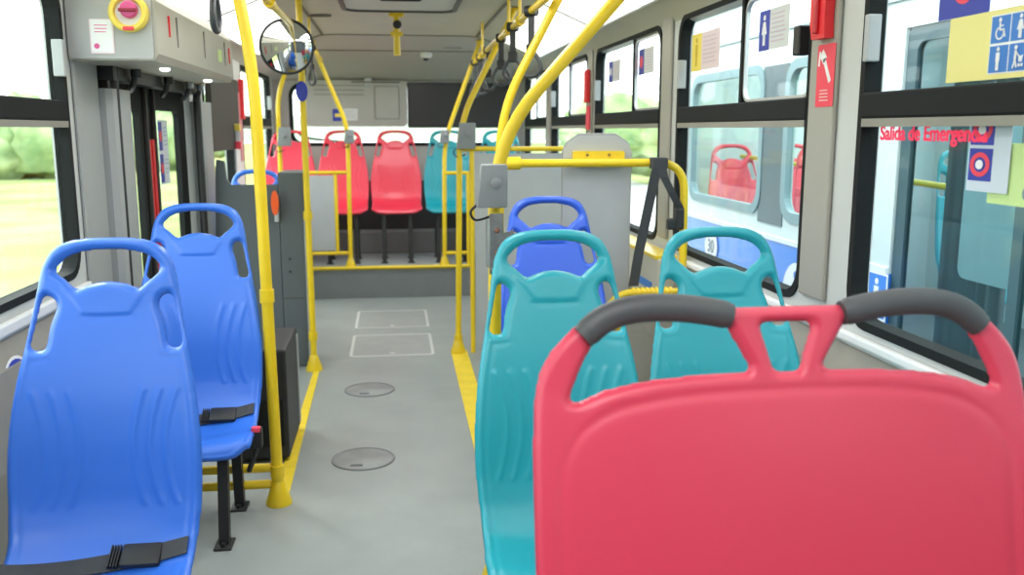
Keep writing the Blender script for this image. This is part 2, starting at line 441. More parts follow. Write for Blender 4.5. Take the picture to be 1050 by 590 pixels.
gro = catmull([(.412, 1.0), (.414, .6), (.413, .32), (.402, .262), (.372, .218), (.32, .188), (.25, .172), (.15, .163), (0, .160)], 5); gro = gro+[(-u, v) for u, v in reversed(gro)]
def cup2(U, V):
    k = np.interp(V, [0, .15, .35, .7, .9, 1.1], [0, .0, .01, .022, .015, 0]); return k*np.clip(np.abs(U)/.44, 0, 1)**3
def disp2(U, V, D):
    d = seg_dist(U, V, gro); ins = (np.abs(U) < .413) & (V > .16+.1*np.clip((np.abs(U)-.3)/.11, 0, 1)**2)
    return -.003*np.exp(-(d/.005)**2)+np.where(ins, .002*np.clip(d/.02, 0, 1), 0)
dt = thing('double_bus_seat', 'wide red plastic double seat in the right foreground with two dark grips', 'seat', (.682, 1.475, -.012))
sd = build_shell('shell', SD, OUT2, HOLES2, disp2, cup2, RED, .005, fl=.016); sd.parent = dt
for sg in (-1, 1):
    path = catmull([(.100, .030), (.135, .022), (.18, .015), (.235, .012), (.285, .017), (.325, .033), (.357, .060)], 5)
    pts = [SD.at(sg*u*1.03, v-.001, -.006, 0.) for u, v in path]
    n = len(pts); rr = [.0245 if 1 < i < n-2 else .022 for i in range(n)]
    obj('handle_grip', T([Vector(p) for p in pts], rr, seg=18, ref=(0, 1, 0), sx=.92), GRIP, dt, True)
bm = bmesh.new()
for sx in (-.3, .3): tube(bm, fillet([(sx, .02, .80), (sx, -.10, .60), (sx, -.13, .425), (sx, -.43, .412)], .06), .014, seg=8)
box(bm, -.36, .36, -.40, -.36, .39, .42, .004); box(bm, -.36, .36, -.03, -.01, .68, .72, .004)
obj('frame', bm, BLK, dt)
for sx in (-.28, .28):
    for ly in (-.42, -.12):
        b = bmesh.new(); tube(b, [(sx, ly, .39), (sx, ly, .008)], .022, seg=4, ref=(1, 1, 0)); box(b, sx-.035, sx+.035, ly-.06, ly+.05, 0, .009, .003)
        obj('leg', b, BLK, dt)

# ------------------------------------------------------------------ room shell
YF, YR, XL, XR = -1.6, 9.45, -1.19, 1.35
bm = B(XL-.04, XR+.04, YF, YR, -.06, 0)
struct('floor', bm, FLOOR)
# floor hatches
for (y, l) in ((4.0, 'round grey floor hatch nearest the camera in the aisle'), (5.13, 'round grey floor hatch further down the aisle')):
    t = thing('floor_hatch', l, 'hatch', (-.17, y, 0))
    obj('lid', lathe(bmesh.new(), [(.135, .0), (.135, .003), (.128, .0045), (.0, .0045)], (0, 0, 0), 'Z', 40), mat('hatch_lid', (.235, .25, .245), .45, var=.25, scale=5), t, True)
    obj('rim', lathe(bmesh.new(), [(.135, 0), (.135, .005), (.144, .005), (.146, .0)], (0, 0, 0), 'Z', 40), mat('hatch_rim', (.17, .18, .18), .5), t)
    obj('lock', B(-.055, .0, -.1, -.075, .004, .007, bev=.002), SLATE, t)
for (y0, y1, l) in ((5.91, 6.55, 'rectangular floor access panel with pale outline, nearer of two'), (6.78, 7.45, 'rectangular floor access panel with pale outline, close to the rear step')):
    t = thing('floor_hatch', l, 'hatch', (-.04, (y0+y1)/2, 0)); h = (y1-y0)/2
    obj('lid', P(rrect(-.265, .265, -h+.02, h-.02, .02), [], MZ, 0, .003), mat('panel_lid', (.3, .32, .31), .45, var=.06), t)
    obj('rim', P(rrect(-.285, .285, -h, h, .03), [rrect(-.265, .265, -h+.02, h-.02, .02)], MZ, 0, .005), mat('pale_rim', (.55, .56, .54), .5), t)
    obj('lock', lathe(bmesh.new(), [(.018, 0), (.018, .006), (.01, .007)], (.0, -h+.07, .0), 'Z', 16), ALU, t)
# yellow stripes painted along the aisle
tag(obj('floor_stripe', P([(-.525, 3.5), (-.462, 3.5), (-.495, 5.62), (-.53, 5.62)], [], MZ, 0, .004), YELF), 'yellow floor stripe along the left side of the aisle', 'floor marking')
tag(obj('floor_stripe', P([(.335, 1.2), (.44, 1.2), (.47, 6.0), (.36, 6.0)], [], MZ, 0, .004), YELF), 'yellow floor stripe along the right side of the aisle', 'floor marking')
# rear platform
struct('trim_1', B(XL, XR, 8.08, YR, 0, PZ, bev=.004), PLATM)
struct('trim_2', B(XL+.01, XR-.01, 8.066, 8.0795, .0, PZ-.03), RISER)

# side walls
def side_wall(name, x0, x1, opens, zt=2.06):
    holes = [rrect(a, b, z0, z1, r) for a, b, z0, z1, r in opens]
    return struct(name, P([(YF, 0), (YR, 0), (YR, zt), (YF, zt)], holes, MX, x0, x1), WALL)
RW = [(-.9, .62, .93, 2.02, .11), (.92, 2.50, .93, 2.02, .11), (2.83, 4.22, .93, 2.02, .11), (4.50, 6.0, .93, 2.02, .11), (6.25, 7.68, .93, 2.02, .11), (7.95, 9.25, .93, 2.02, .11)]
LW = [(-.3, 1.5, .96, 2.02, .11), (1.85, 3.55, .96, 2.02, .11), (3.93, 5.62, .03, 1.80, .02), (6.0, 7.0, .93, 2.0, .08), (7.45, 9.2, .93, 2.0, .08)]
side_wall('wall_right', XR, XR+.06, RW); side_wall('wall_left', XL-.06, XL, LW)
def window(n, x, side, a, b, z0, z1, r, div=None, tz=1.57, tr=True):
    """rubber gasket, transom, panes, sliders; the glass stands inside the opening"""
    s = side; g = x+s*.032
    t = bpy.data.objects.new('window_%d' % n, None); COL.objects.link(t); t['kind'] = 'structure'
    path = [MX(p, q, x+s*.002) for p, q in rrect(a+.004, b-.004, z0+.004, z1-.004, r, 6)]
    bmg = P(rrect(a-.006, b+.006, z0-.006, z1+.006, r), [rrect(a+.02, b-.02, z0+.02, z1-.02, r*.85)], MX, *sorted((x-s*.008, x+s*.045)))
    obj('gasket', bmg, RUB, t)
    obj('pane', P(rrect(a+.02, b-.02, z0+.02, z1-.02, r*.8), [], MX, *sorted((g, g+s*.004))), GLS, t)
    if tr:
        obj('transom', B(*sorted((x-s*.012, x+s*.045)), a+.01, b-.01, tz-.038, tz+.034, bev=.006), RUB, t)
        obj('sill_channel', B(*sorted((x-s*.010, x+s*.03)), a+.02, b-.02, tz-.062, tz-.039), BEIGE, t)
        d = div or (a+b)/2
        obj('divider', B(*sorted((x+s*.004, x+s*.03)), d-.014, d+.014, tz+.034, z1-.02, bev=.003), RUB, t)
        obj('slider_frame', P(rrect(a+.03, d-.014, tz+.036, z1-.03, .05), [rrect(a+.04, d-.024, tz+.046, z1-.04, .045)], MX, *sorted((x+s*.01, x+s*.026))), ALU, t)
        obj('window_latch', B(*sorted((x-s*.02, x+s*.02)), b-.045, b-.02, tz+.12, tz+.25, bev=.004), GRY, t)
    return t
for i, w in enumerate(RW): window(i+1, XR, 1, *w, div={2: 3.46, 3: 5.08}.get(i))
for i, w in zip((7, 8, 9, 10), (LW[0], LW[1], LW[3], LW[4])): window(i, XL, -1, *w, tr=True)
bl = tag(obj('window_catch', B(XR-.035, XR+.01, 2.87, 2.915, 1.74, 1.835, bev=.006), BLK), 'small black window catch beside the red emergency hammer sign', 'catch')
# beige covers on the pillars, white reveal beside them
for i, (a, b) in enumerate(((2.64, 2.815), (4.31, 4.46), (6.07, 6.2), (7.73, 7.9))):
    struct('trim_%d' % (3+i), B(XR-.018, XR, a, b, .96, 2.05, bev=.01), mat('pillar_cover', (.36, .35, .31), .5))
struct('trim_7', B(XL, XL+.014, 3.62, 3.9, 0, 2.05, bev=.01), mat('pillar_grey', (.36, .38, .38), .5))
struct('trim_8', B(XL, XL+.016, 7.06, 7.4, .8, 2.02, bev=.01), WHT)
# lower ledges under the windows
for nm, x0, x1, m, ys in (('baseboard_right', XR-.10, XR, BEIGE, (YF, 8.06)),):
    struct(nm, P([(x1, 0), (x0, 0), (x0, .50), (x0+.05, .78), (x1, .86)], [], lambda a, b, d: Vector((a, d, b)), *ys), m)
for i, ys in enumerate(((YF, 3.9), (5.64, 8.06))):
    struct('baseboard_left' if i == 0 else 'baseboard_left_rear', P([(XL, 0), (XL+.09, 0), (XL+.09, .55), (XL+.045, .80), (XL, .87)], [], lambda a, b, d: Vector((a, d, b)), *ys), BEIGE)
struct('trim_9', B(XL, XL+.025, YF, 3.6, .885, .925, bev=.008), WHT)
struct('trim_10', B(XR-.025, XR, YF, 8.0, .875, .905, bev=.008), WHT)

# ceiling -----------------------------------------------------------
cp = [(XL-.05, 1.99), (XL-.005, 2.0), (XL+.03, 2.055), (XL+.10, 2.09), (-.70, 2.255), (-.60, 2.29), (-.50, 2.30), (.66, 2.30), (.76, 2.29), (.86, 2.255), (XR-.10, 2.09), (XR-.03, 2.055), (XR+.005, 2.0), (XR+.05, 1.99)]
def ceil_rows(rows):
    bm = bmesh.new(); R = []
    for y, f in rows: R.append([bm.verts.new((x, y, f(z))) for x, z in cp]+[bm.verts.new((x, y, f(z)+.05)) for x, z in reversed(cp)])
    for A, C in zip(R, R[1:]):
        n = len(A)
        for k in range(n): bm.faces.new((A[k], A[(k+1) % n], C[(k+1) % n], C[k]))
    bm.faces.new(R[0]); bm.faces.new(R[-1][::-1]); return bm
struct('ceiling', ceil_rows([(YF, lambda z: z), (8.0, lambda z: z)]), CEIL, smooth=True)
struct('ceiling_rear', ceil_rows([(8.0, lambda z: z), (8.5, lambda z: z-.03 if z > 2.2 else z), (8.85, lambda z: 2.24 if z > 2.24 else z), (9.2, lambda z: min(z, 2.12)), (9.45, lambda z: min(z, 1.99))]), CEILR, smooth=True)
def seam(n, y, dz):
    struct('trim_%d' % n, T([(x, y, z-dz(z)-.002) for x, z in cp[4:10]], .006, seg=6), SEAM)
seam(11, 8.0, lambda z: 0); seam(12, 8.85, lambda z: max(0, z-2.24))
struct('trim_13', B(-.58, -.56, YF, 7.98, 2.283, 2.289), SEAM); struct('trim_14', B(.72, .74, YF, 7.98, 2.283, 2.289), SEAM)
for y in (2.2, 4.6):
    pass
# ceiling lamps on the coves
k = 0
for sd_, xs in ((1, (.87, XR-.12)), (-1, (-.71, XL+.12))):
    for y0, y1, w in ((-1.2, 1.0, 'over the front'), (1.06, 3.2, 'over the second stretch'), (3.26, 5.4, 'over the middle'), (5.46, 7.6, 'near the back')):
        xa, xb = xs; za, zb = 2.25, 2.095
        dx, dz = xb-xa, zb-za; L = math.hypot(dx, dz); nx, nz = -abs(dz)/L*sd_, -abs(dx)/L
        t = thing('ceiling_light', 'long white light panel on the %s ceiling cove, %s of the bus' % ('right' if sd_ > 0 else 'left', w.replace('over ', '').replace('near ', 'by ')), 'light', (0, (y0+y1)/2, 0), 'ceiling light panels')
        h = (y1-y0)/2
        def slab(y_0, y_1, e0, e1, d0, d1):
            bm = bmesh.new(); vv = []
            for y in (y_0, y_1):
                for e, d in ((e0, d0), (e1, d0), (e1, d1), (e0, d1)):
                    vv.append(bm.verts.new((xa+dx*e+nx*d, y, za+dz*e+nz*d)))
            for f in ((0, 1, 2, 3), (7, 6, 5, 4), (0, 4, 5, 1), (1, 5, 6, 2), (2, 6, 7, 3), (3, 7, 4, 0)): bm.faces.new([vv[i] for i in f])
            return bm
        obj('housing', slab(-h, h, 0, 1, -.003, .008), WHT, t)
        obj('diffuser', slab(-h+.02, h-.02, .05, .95, .008, .014), LAMP, t)

# ceiling hatch and its things
t = thing('ceiling_hatch', 'ceiling escape hatch with a dark rounded frame above the aisle', 'hatch', (.06, 5.85, 2.3))
obj('lid', P(rrect(-.35, .35, -.40, .40, .1), [], MZ, -.018, -.002), mat('hatch_white', (.6, .6, .55), .5), t)
obj('frame', P(rrect(-.375, .375, -.43, .43, .12), [rrect(-.345, .345, -.40, .40, .1)], MZ, -.03, -.0), mat('hatch_frame', (.07, .07, .065), .5), t)
obj('handle', T(fillet([(-.12, -.33, -.02), (-.12, -.33, -.05), (.12, -.33, -.05), (.12, -.33, -.02)], .02), .008), BLK, t, True)
t = thing('pull_bar', 'yellow bar hanging from the ceiling behind the hatch, with a dark knob', 'handle', (.04, 6.5, 2.3))
obj('bracket', B(-.05, .05, -.02, .02, -.03, 0, bev=.005), YEL, t)
obj('bar', T([(0, 0, -.02), (0, 0, -.29)], [.02, .024], seg=16), YEL, t, True)
obj('sleeve', B(-.042, .042, -.026, .018, -.16, -.13, bev=.006), YEL, t)
obj('knob', lathe(bmesh.new(), [(.012, .0), (.028, -.012), (.03, -.03), (.012, -.04)], (.005, -.015, -.085), 'Y', 18), BLK, t, True)
for x, y, z, l in ((-.50, 6.69, 2.298, 'dark slot vent in the ceiling beside the left rail'), (.575, 8.7, 2.262, 'dark slot vent in the rear ceiling, right of the camera dome')):
    t = thing('ceiling_vent', l, 'vent', (x, y, z))
    obj('frame', P(rrect(-.085, .085, -.045, .045, .04), [rrect(-.072, .072, -.03, .03, .028)], MZ, -.010, .004), SEAM, t)
    obj('slot', P(rrect(-.072, .072, -.03, .03, .028), [], MZ, -.006, .002), BLK, t)
t = thing('security_camera', 'small white dome camera on the rear ceiling', 'camera', (.33, 8.93, 2.215))
obj('housing', lathe(bmesh.new(), [(.0, .02), (.062, .02), (.062, -.012), (.05, -.03), (.03, -.038), (.0, -.038)], seg=28), WHT, t, True)
obj('lens', lathe(bmesh.new(), [(.028, -.036), (.026, -.05), (.015, -.06), (.0, -.063)], (0, -.005, 0), seg=20), BLK, t, True)

# rear wall ---------------------------------------------------------
hole = rrect(-1.02, 1.2, 1.35, 1.95, .12)
struct('wall_rear', P([(XL-.05, 0), (XR+.05, 0), (XR+.05, 2.02), (XL-.05, 2.02)], [hole], MY, YR, YR+.06), mat('rear_wall', (.5, .49, .47), .55, var=.04))
wr = bpy.data.objects.new('window_11', None); COL.objects.link(wr); wr['kind'] = 'structure'
obj('gasket', P(rrect(-1.035, 1.215, 1.335, 1.965, .13), [rrect(-1.0, 1.18, 1.37, 1.93, .1)], MY, YR-.012, YR+.05), RUB, wr)
obj('pane', P(rrect(-1.01, 1.19, 1.36, 1.94, .11), [], MY, YR+.03, YR+.034), GLS, wr)
struct('wall_front', B(XL-.05, XR+.05, YF-.05, YF, 0, 2.35), SLATE)
t = thing('access_cover', 'large pale grey cover panel across the left of the rear window', 'panel', (-.36, YR-.02, 1.765))
obj('board', P(rrect(-.52, .51, -.235, .225, .05), [], MY, -.045, -.0), mat('cover_grey', (.46, .455, .43), .5, var=.02), t)
obj('door', P(rrect(.18, .43, -.16, .17, .015), [rrect(.186, .424, -.154, .164, .012)], MY, -.05, -.045), SEAM, t)
bm = bmesh.new()
for q in range(3): box(bm, -.42, .08, -.049, -.044, .17-q*.045, .176-q*.045)
obj('louvre', bm, SEAM, t)
obj('hinge', B(.08, .16, -.06, -.04, .16, .25, bev=.008), GRY, t)
obj('rib', B(-.05, .44, -.062, -.045, .2, .215, bev=.004), SEAM, t)
s, f2 = sticker('notice', 'small navy and yellow notice on the rear cover panel', 'sign', frF(-.55, YR-.07, 1.645), .10, .12, NAVY, [('print', [R4(-.03, .05, -.02, .015)], YPR)])
s, f2 = sticker('notice', 'plain white paper notice on the rear cover panel', 'sign', frF(-.42, YR-.07, 1.65), .14, .12, PAPER, [('print', lines(.1, [.035, .015, -.005, -.025], 0, .005), mat('grey_print', (.5, .48, .5), .7))])
t = thing('dark_screen', 'wide black board covering the upper right of the rear window', 'panel', (.66, YR-.015, 1.74))
obj('board', P(rrect(-.5, .53, -.215, .225, .012), [], MY, -.03, -.0), DARK, t)
obj('frame', P(rrect(-.508, .538, -.223, .233, .015), [rrect(-.49, .52, -.205, .215, .01)], MY, -.036, -.002), BLK, t)
struct('trim_15', B(XL, XR, YR-.04, YR, PZ, .98, bev=.005), mat('rear_dark', (.06, .06, .062), .6))
struct('trim_16', B(XL+.02, XR-.02, YR-.30, YR-.05, PZ, PZ+.22, bev=.01), mat('rear_box', (.28, .28, .28), .6))
tag(obj('cable', T(catmull([(-.98, YR-.02, 1.49), (-.9, YR-.05, 1.43), (-.75, YR-.06, 1.40), (-.6, YR-.05, 1.385), (-.4, YR-.04, 1.37)], 6), .010, seg=8), BLK), 'black cable sagging along the rear window sill at the left', 'cable')

# ------------------------------------------------------------------ poles and rails
def flange(bm, x, y, z=0): lathe(bm, [(.052, z), (.052, z+.012), (.026, z+.09), (.021, z+.10)], (x, y, 0), 'Z', 20)
def collar(bm, x, y, z, r=.028, h=.05): lathe(bm, [(r*.8, z-h/2), (r, z-h/2), (r, z+h/2), (r*.8, z+h/2)], (x, y, 0), 'Z', 18)
def pole(label, pts, r=.0195, base=None, collars=(), group=None, bend=.16, name='grab_pole', top=True):
    o = Vector(pts[0]); t = thing(name, label, 'pole', o, group)
    L = [Vector(p)-o for p in pts]
    obj('tube', T(fillet(L, bend, 8), r, seg=18), YEL, t, True)
    if base is not None:
        bm = bmesh.new(); flange(bm, 0, 0, 0); obj('base', bm, YEL, t, True)
    for z in collars:
        bm = bmesh.new(); collar(bm, *( [L[0].lerp(L[1], (z-o.z)/(pts[1][2]-o.z))[i] for i in (0, 1)] ), z-o.z); obj('collar', bm, YEL, t, True)
    if top:
        e = L[-1]; bm = lathe(bmesh.new(), [(.04, -.012), (.04, 0), (.03, .004)], e, 'Z', 18); obj('ceiling_mount', bm, YEL, t, True)
    return t
def chk(x):  # height of the cove at x
    xs = [p[0] for p in cp]; zs = [p[1] for p in cp]; return float(np.interp(x, xs, zs))
L1 = pole('tall yellow pole beside the second blue seat at the left of the aisle', [(-.494, 3.54, .0), (-.512, 3.54, 1.72), (-.60, 3.54, chk(-.60)-.004)], r=.0225, base=1, collars=(.14, .86), bend=.2)
L2 = pole('straight yellow pole by the slate partition, under the round mirror', [(-.527, 5.62, 0), (-.535, 5.62, 2.28)], base=1, collars=(.22, .98))
RN = pole('near yellow pole at the teal aisle seat, bending right up to the ceiling', [(.305, 2.77, 0), (.308, 2.77, 1.47), (.955, 2.77, chk(.955)-.02)], r=.0205, base=1, bend=.2)
R2 = pole('yellow pole behind the near one, holding the wheelchair bay rail', [(.468, 4.02, 0), (.470, 4.02, 1.57), (.83, 4.02, chk(.83)-.01)], base=1, bend=.2)
R1 = pole('yellow pole with a cone base at the right of the aisle before the pale partition', [(.408, 5.95, 0), (.432, 5.95, 1.55), (.80, 5.95, chk(.80)-.006)], base=1, collars=(.10,), bend=.2)
R0 = pole('farthest yellow pole at the right end of the rear step', [(.44, 8.13, PZ), (.452, 8.13, 1.40), (.78, 8.13, chk(.78)-.012)], base=1, bend=.2)
L0 = pole('yellow pole at the left of the rear step opening, leaning left to the ceiling', [(-.405, 8.13, PZ), (-.395, 8.13, 1.53), (-.68, 8.13, chk(-.68)-.014)], base=1, bend=.15)
L00 = pole('yellow corner pole at the left wall by the rear red seat', [(-.99, 8.13, PZ), (-.985, 8.13, 1.84), (-.80, 8.13, chk(-.8)-.02)], base=1, bend=.25)
tag(L00, group=None)
def rail(label, pts, clamps=(), name='overhead_rail', r=.0175, cat='rail'):
    o = Vector(pts[0]); t = thing(name, label, cat, o)
    obj('tube', T(fillet([Vector(p)-o for p in pts], .12, 8), r, seg=16), YEL, t, True)
    for y in clamps:
        for q in range(len(pts)-1):
            a, b = Vector(pts[q]), Vector(pts[q+1])
            if a.y <= y <= b.y:
                p = a.lerp(b, (y-a.y)/(b.y-a.y))-o
                obj('clamp', lathe(bmesh.new(), [(.018, -.045), (.027, -.045), (.027, .045), (.018, .045)], p, 'Y', 16), YEL, t, True)
                obj('hanger', T([p+Vector((0, 0, .02)), p+Vector((0, 0, 2.29-(p+o).z))], .009, seg=8), YEL, t)
    return t
rail('left overhead yellow grab rail running to the back of the bus', [(-.55, -1.0, 2.06), (-.55, 5.7, 2.08), (-.60, 8.05, 2.09)], (.8, 2.9, 4.4, 6.7))
rail('right overhead yellow grab rail running to the back of the bus', [(.66, -1.0, 2.06), (.66, 5.95, 2.05), (.70, 8.1, 2.06)], (1.2, 3.4, 4.75, 5.2, 6.9))
# hanging straps
def strap(label, x, y, z, L=.26, rz=0.):
    t = thing('hanging_strap', label, 'strap', (x, y, z), 'hanging hand straps', rz)
    obj('clip', lathe(bmesh.new(), [(.019, -.028), (.026, -.028), (.026, .028), (.019, .028)], (0, 0, 0), 'Y', 14), BLK, t, True)
    obj('band', B(-.004, .004, -.017, .017, -L+.12, -.02, bev=.002), BELT, t)
    lp = [(0, a, b) for a, b in rrect(-.058, .058, -L, -L+.11, .05, 6)]
    lp = [(0, a*(1-.45*max(0, (b+L-.03)/.08)), b) for _, a, b in lp]
    obj('loop', T(lp, .0105, seg=10, closed=True), mat('loop_grey', (.05, .055, .06), .45), t, True)
    obj('cap', B(-.012, .012, -.026, .026, -L+.09, -L+.15, bev=.008), BLK, t)
strap('dark hand strap hanging from the left rail, nearest the camera', -.55, 2.2, 2.07)
strap('dark hand strap hanging from the left rail in front of the tall yellow pole', -.55, 3.05, 2.07)
strap('dark hand strap hanging from the left rail behind the round mirror', -.565, 6.1, 2.082)
strap('farthest dark hand strap on the left rail', -.58, 6.9, 2.085, rz=.5)
strap('dark hand strap on the right rail, in front of the leaning poles', .66, 4.35, 2.052, .30, .9)
strap('dark hand strap on the right rail, second along', .66, 5.02, 2.052, .28, 1.1)
strap('dark hand strap on the right rail, third along', .665, 5.6, 2.05, .28, 1.2)
strap('dark hand strap on the right rail above the pale partition', .68, 6.5, 2.055, .28, .9)
strap('dark hand strap on the right rail, second from its far end', .69, 7.2, 2.056, .28, 1.1)
strap('dark hand strap at the far end of the right rail', .695, 7.75, 2.057, .28, .7)

# low bars and guard frames
def tubes(name, label, cat, org, segs, r=.016, m=YEL):
    t = thing(name, label, cat, org); o = Vector(org)
    for nm, pts in segs: obj(nm, T(fillet([Vector(p)-o for p in pts], .07, 6), r, seg=14), m, t, True)
    return t
t = tubes('guard_rail', 'low yellow double bar running left from the tall pole under the blue seat', 'rail', (-.72, 3.54, .1), [('bar', [(-.52, 3.54, .155), (-1.09, 3.54, .155)]), ('bar', [(-.52, 3.54, .085), (-1.09, 3.54, .085)]), ('post', [(-1.05, 3.54, 0.004), (-1.05, 3.54, .16)])], r=.018)
t = tubes('step_rail', 'yellow tube along the edge of the rear step', 'rail', (-.06, 8.06, PZ+.02), [('bar', [(-.80, 8.06, PZ+.018), (.66, 8.06, PZ+.018)])], r=.017)
t = tubes('guard_rail', 'yellow guard frame with a grey infill panel at the left of the rear step', 'rail', (-.7, 8.13, PZ),
          [('top_bar', [(-.965, 8.13, 1.125), (-.42, 8.13, 1.125)]), ('bottom_bar', [(-.82, 8.13, .405), (-.425, 8.13, .405)]), ('post', [(-.517, 8.13, .42), (-.517, 8.13, 1.11)]), ('post', [(-.80, 8.13, PZ), (-.80, 8.13, 1.11)])])
obj('infill_panel', B(-.08, .17, -.004, .004, .17, .84), GRY, t)
t = tubes('guard_rail', 'short yellow guard frame at the right of the rear step', 'rail', (.55, 8.13, PZ),
          [('top_bar', [(.46, 8.13, 1.115), (.66, 8.13, 1.115)]), ('bottom_bar', [(.46, 8.13, .39), (.66, 8.13, .39)]), ('post', [(.66, 8.13, PZ), (.66, 8.13, 1.13)])])
obj('infill_panel', B(.125, .72, -.004, .004, .12, 1.02), GRY, t)
t = tubes('partition', 'pale grey partition with a yellow tube frame at the right of the aisle', 'partition', (.9, 5.95, 0),
          [('top_bar', [(.45, 5.95, 1.375), (1.335, 5.95, 1.375)]), ('post', [(.51, 5.95, 0), (.51, 5.95, 1.36)])])
obj('infill_panel', P(rrect(-.37, .43, .05, 1.345, .02), [], MY, -.006, .006), GRY, t)
# wheelchair bay rail and backrest
t = thing('bay_rail', 'yellow rail of the wheelchair bay, bending down beside the window', 'rail', (.9, 4.0, 1.3)); o = Vector((.9, 4.0, 1.3))
obj('bar', T(fillet([Vector(p)-o for p in ((.49, 4.0, 1.352), (1.312, 3.98, 1.352), (1.312, 3.93, .02))], .13, 9), .0185, seg=16), YEL, t, True)
obj('lower_bar', T(fillet([Vector(p)-o for p in ((1.30, 3.93, .765), (1.02, 3.93, .765), (.95, 3.93, .70), (.95, 3.93, .01))], .06, 6), .0175, seg=14), YEL, t, True)
bm = bmesh.new()
for q in range(9): lathe(bm, [(.0185, -.006), (.024, -.006), (.024, .006), (.0185, .006)], Vector((1.07+q*.022, 3.93, .765))-o, 'X', 14)
obj('ribbed_grip', bm, YEL, t, True)
obj('joint', lathe(bmesh.new(), [(.02, -.03), (.029, -.03), (.029, .03), (.02, .03)], Vector((.53, 4.0, 1.352))-o, 'X', 16), YEL, t, True)
t = thing('wheelchair_backrest', 'grey upright backrest board with clipped top corners, on the yellow bay rail', 'backrest', (.92, 4.05, 0))
obj('board', P([(-.155, .62), (.155, .62), (.158, 1.40), (.14, 1.44), (.085, 1.475), (-.085, 1.475), (-.14, 1.44), (-.158, 1.40)], [], MY, -.012, .022), GRY, t)
obj('edge_strip', T([(u, .004, z) for u, z in [(-.157, .64), (-.158, 1.40), (-.14, 1.44), (-.085, 1.478), (.085, 1.478), (.14, 1.44), (.158, 1.40), (.157, .64)]], .006, seg=6), mat('edge_grey', (.3, .3, .31), .5), t)
br = obj('bracket', P(rrect(-.118, .118, 1.36, 1.405, .01), [], MY, -.045, -.013), YEL, t)
for x in (-.055, .045): obj('bolt', lathe(bmesh.new(), [(.007, 0), (.007, -.006), (.003, -.008)], (x, -.045, 1.388), 'Y', 8), mat('bolt_brown', (.25, .17, .03), .5), br)
for x in (-.12, .12): obj('leg', T([(x, .005, .62), (x, .005, .005)], .016, seg=10), YEL, t, True)
# shoulder belt on the rail
t = thing('safety_belt', 'dark wheelchair safety belt looped over the yellow bay rail beside the window', 'belt', (1.18, 3.96, 1.35))
def strip(bm, pts, w, th=.003, ax=(1, 0, 0)):
    A = Vector(ax)*w/2; rows = [[bm.verts.new(Vector(p)+s1*A+Vector((0, s2*th/2, 0))) for s1, s2 in ((-1, -1), (1, -1), (1, 1), (-1, 1))] for p in pts]
    for a, b in zip(rows, rows[1:]):
        for q in range(4): bm.faces.new((a[q], a[(q+1) % 4], b[(q+1) % 4], b[q]))
    bm.faces.new(rows[0]); bm.faces.new(rows[-1][::-1]); return bm
bm = bmesh.new(); strip(bm, [(0, 0, .022), (-.005, -.03, .005), (-.02, -.032, -.05), (-.045, -.02, -.2), (-.08, -.01, -.4), (-.10, 0, -.56)], .046)
obj('long_strap', bm, BELT, t)
bm = bmesh.new(); strip(bm, [(0, -.005, .022), (.008, -.03, .0), (.02, -.036, -.06), (.06, -.03, -.13), (.10, -.01, -.19), (.118, 0, -.22)], .038)
obj('short_strap', bm, BELT, t)
obj('loop', B(-.035, .04, -.034, .03, -.024, .027, bev=.008), BELT, t)
obj('tensioner', B(.085, .125, -.03, .03, -.30, -.20, bev=.01), BLK, t)
obj('latch', B(.05, .09, -.025, .02, -.30, -.25, bev=.008), BLK, t)
# wall console below the window
t = thing('wall_console', 'beige wall console with a black knob and blue strip below the window', 'console', (XR-.03, 4.5, .84))
obj('housing', B(-.10, .02, -.45, .45, -.16, .06, bev=.012), mat('console_beige', (.5, .49, .43), .5), t)
obj('knob', lathe(bmesh.new(), [(.026, 0), (.026, -.018), (.02, -.026), (0, -.026)], (-.10, -.12, -.02), 'X', 18), BLK, t, True)
obj('blue_strip', B(-.106, -.098, -.36, -.02, -.10, -.065), SKYB, t)
obj('lid', B(-.11, .0, -.44, .44, .055, .075, bev=.005), YEL, t)
tag(obj('speaker_grille', lathe(bmesh.new(), [(.05, 0), (.05, -.01), (.04, -.014), (0, -.014)], (XR-.082, 3.66, .62), 'X', 20), BLK, smooth=True), 'round dark speaker grille low on the right wall behind the teal seat', 'speaker')

# grey stop request boxes on the poles
def stop_box(label, x, y, z, s=1., side=-1):
    t = thing('stop_button', label, 'button box', (x, y, z))
    bm = box(bmesh.new(), -.045*s, .045*s, -.05*s, -.0, -.062*s, .062*s, .006)
    for v in bm.verts:
        if v.co.x < 0: v.co.x *= 1-.35*(v.co.z/(.062*s)+1)/2
    obj('housing', bm, BOX, t, True)
    obj('button', lathe(bmesh.new(), [(.016*s, 0), (.016*s, -.008), (.01*s, -.012), (0, -.012)], (.01*s, -.05*s, .01), 'Y', 16), mat('button_grey', (.25, .26, .28), .4), t, True)
    obj('cable', T(catmull([(-.035*s, -.02, -.05*s), (-.06*s, -.02, -.075*s), (-.045*s, -.015, -.10*s), (.0, -.005, -.09*s)], 5), .004, seg=6), BLK, t)
stop_box('grey stop button box on the near yellow pole at the teal seat', .292, 2.745, 1.332, 1.05)
stop_box('grey stop button box on the yellow pole before the pale partition', .47, 5.95, 1.46, 1.35)
stop_box('grey stop button box on the far right pole by the rear teal seats', .45, 8.11, 1.44, .95)
stop_box('grey stop button box on the pole in front of the red rear seats', -.385, 8.11, 1.44, .95)
stop_box('grey stop button box on the corner pole at the far left', -.94, 8.11, 1.44, 1.3)
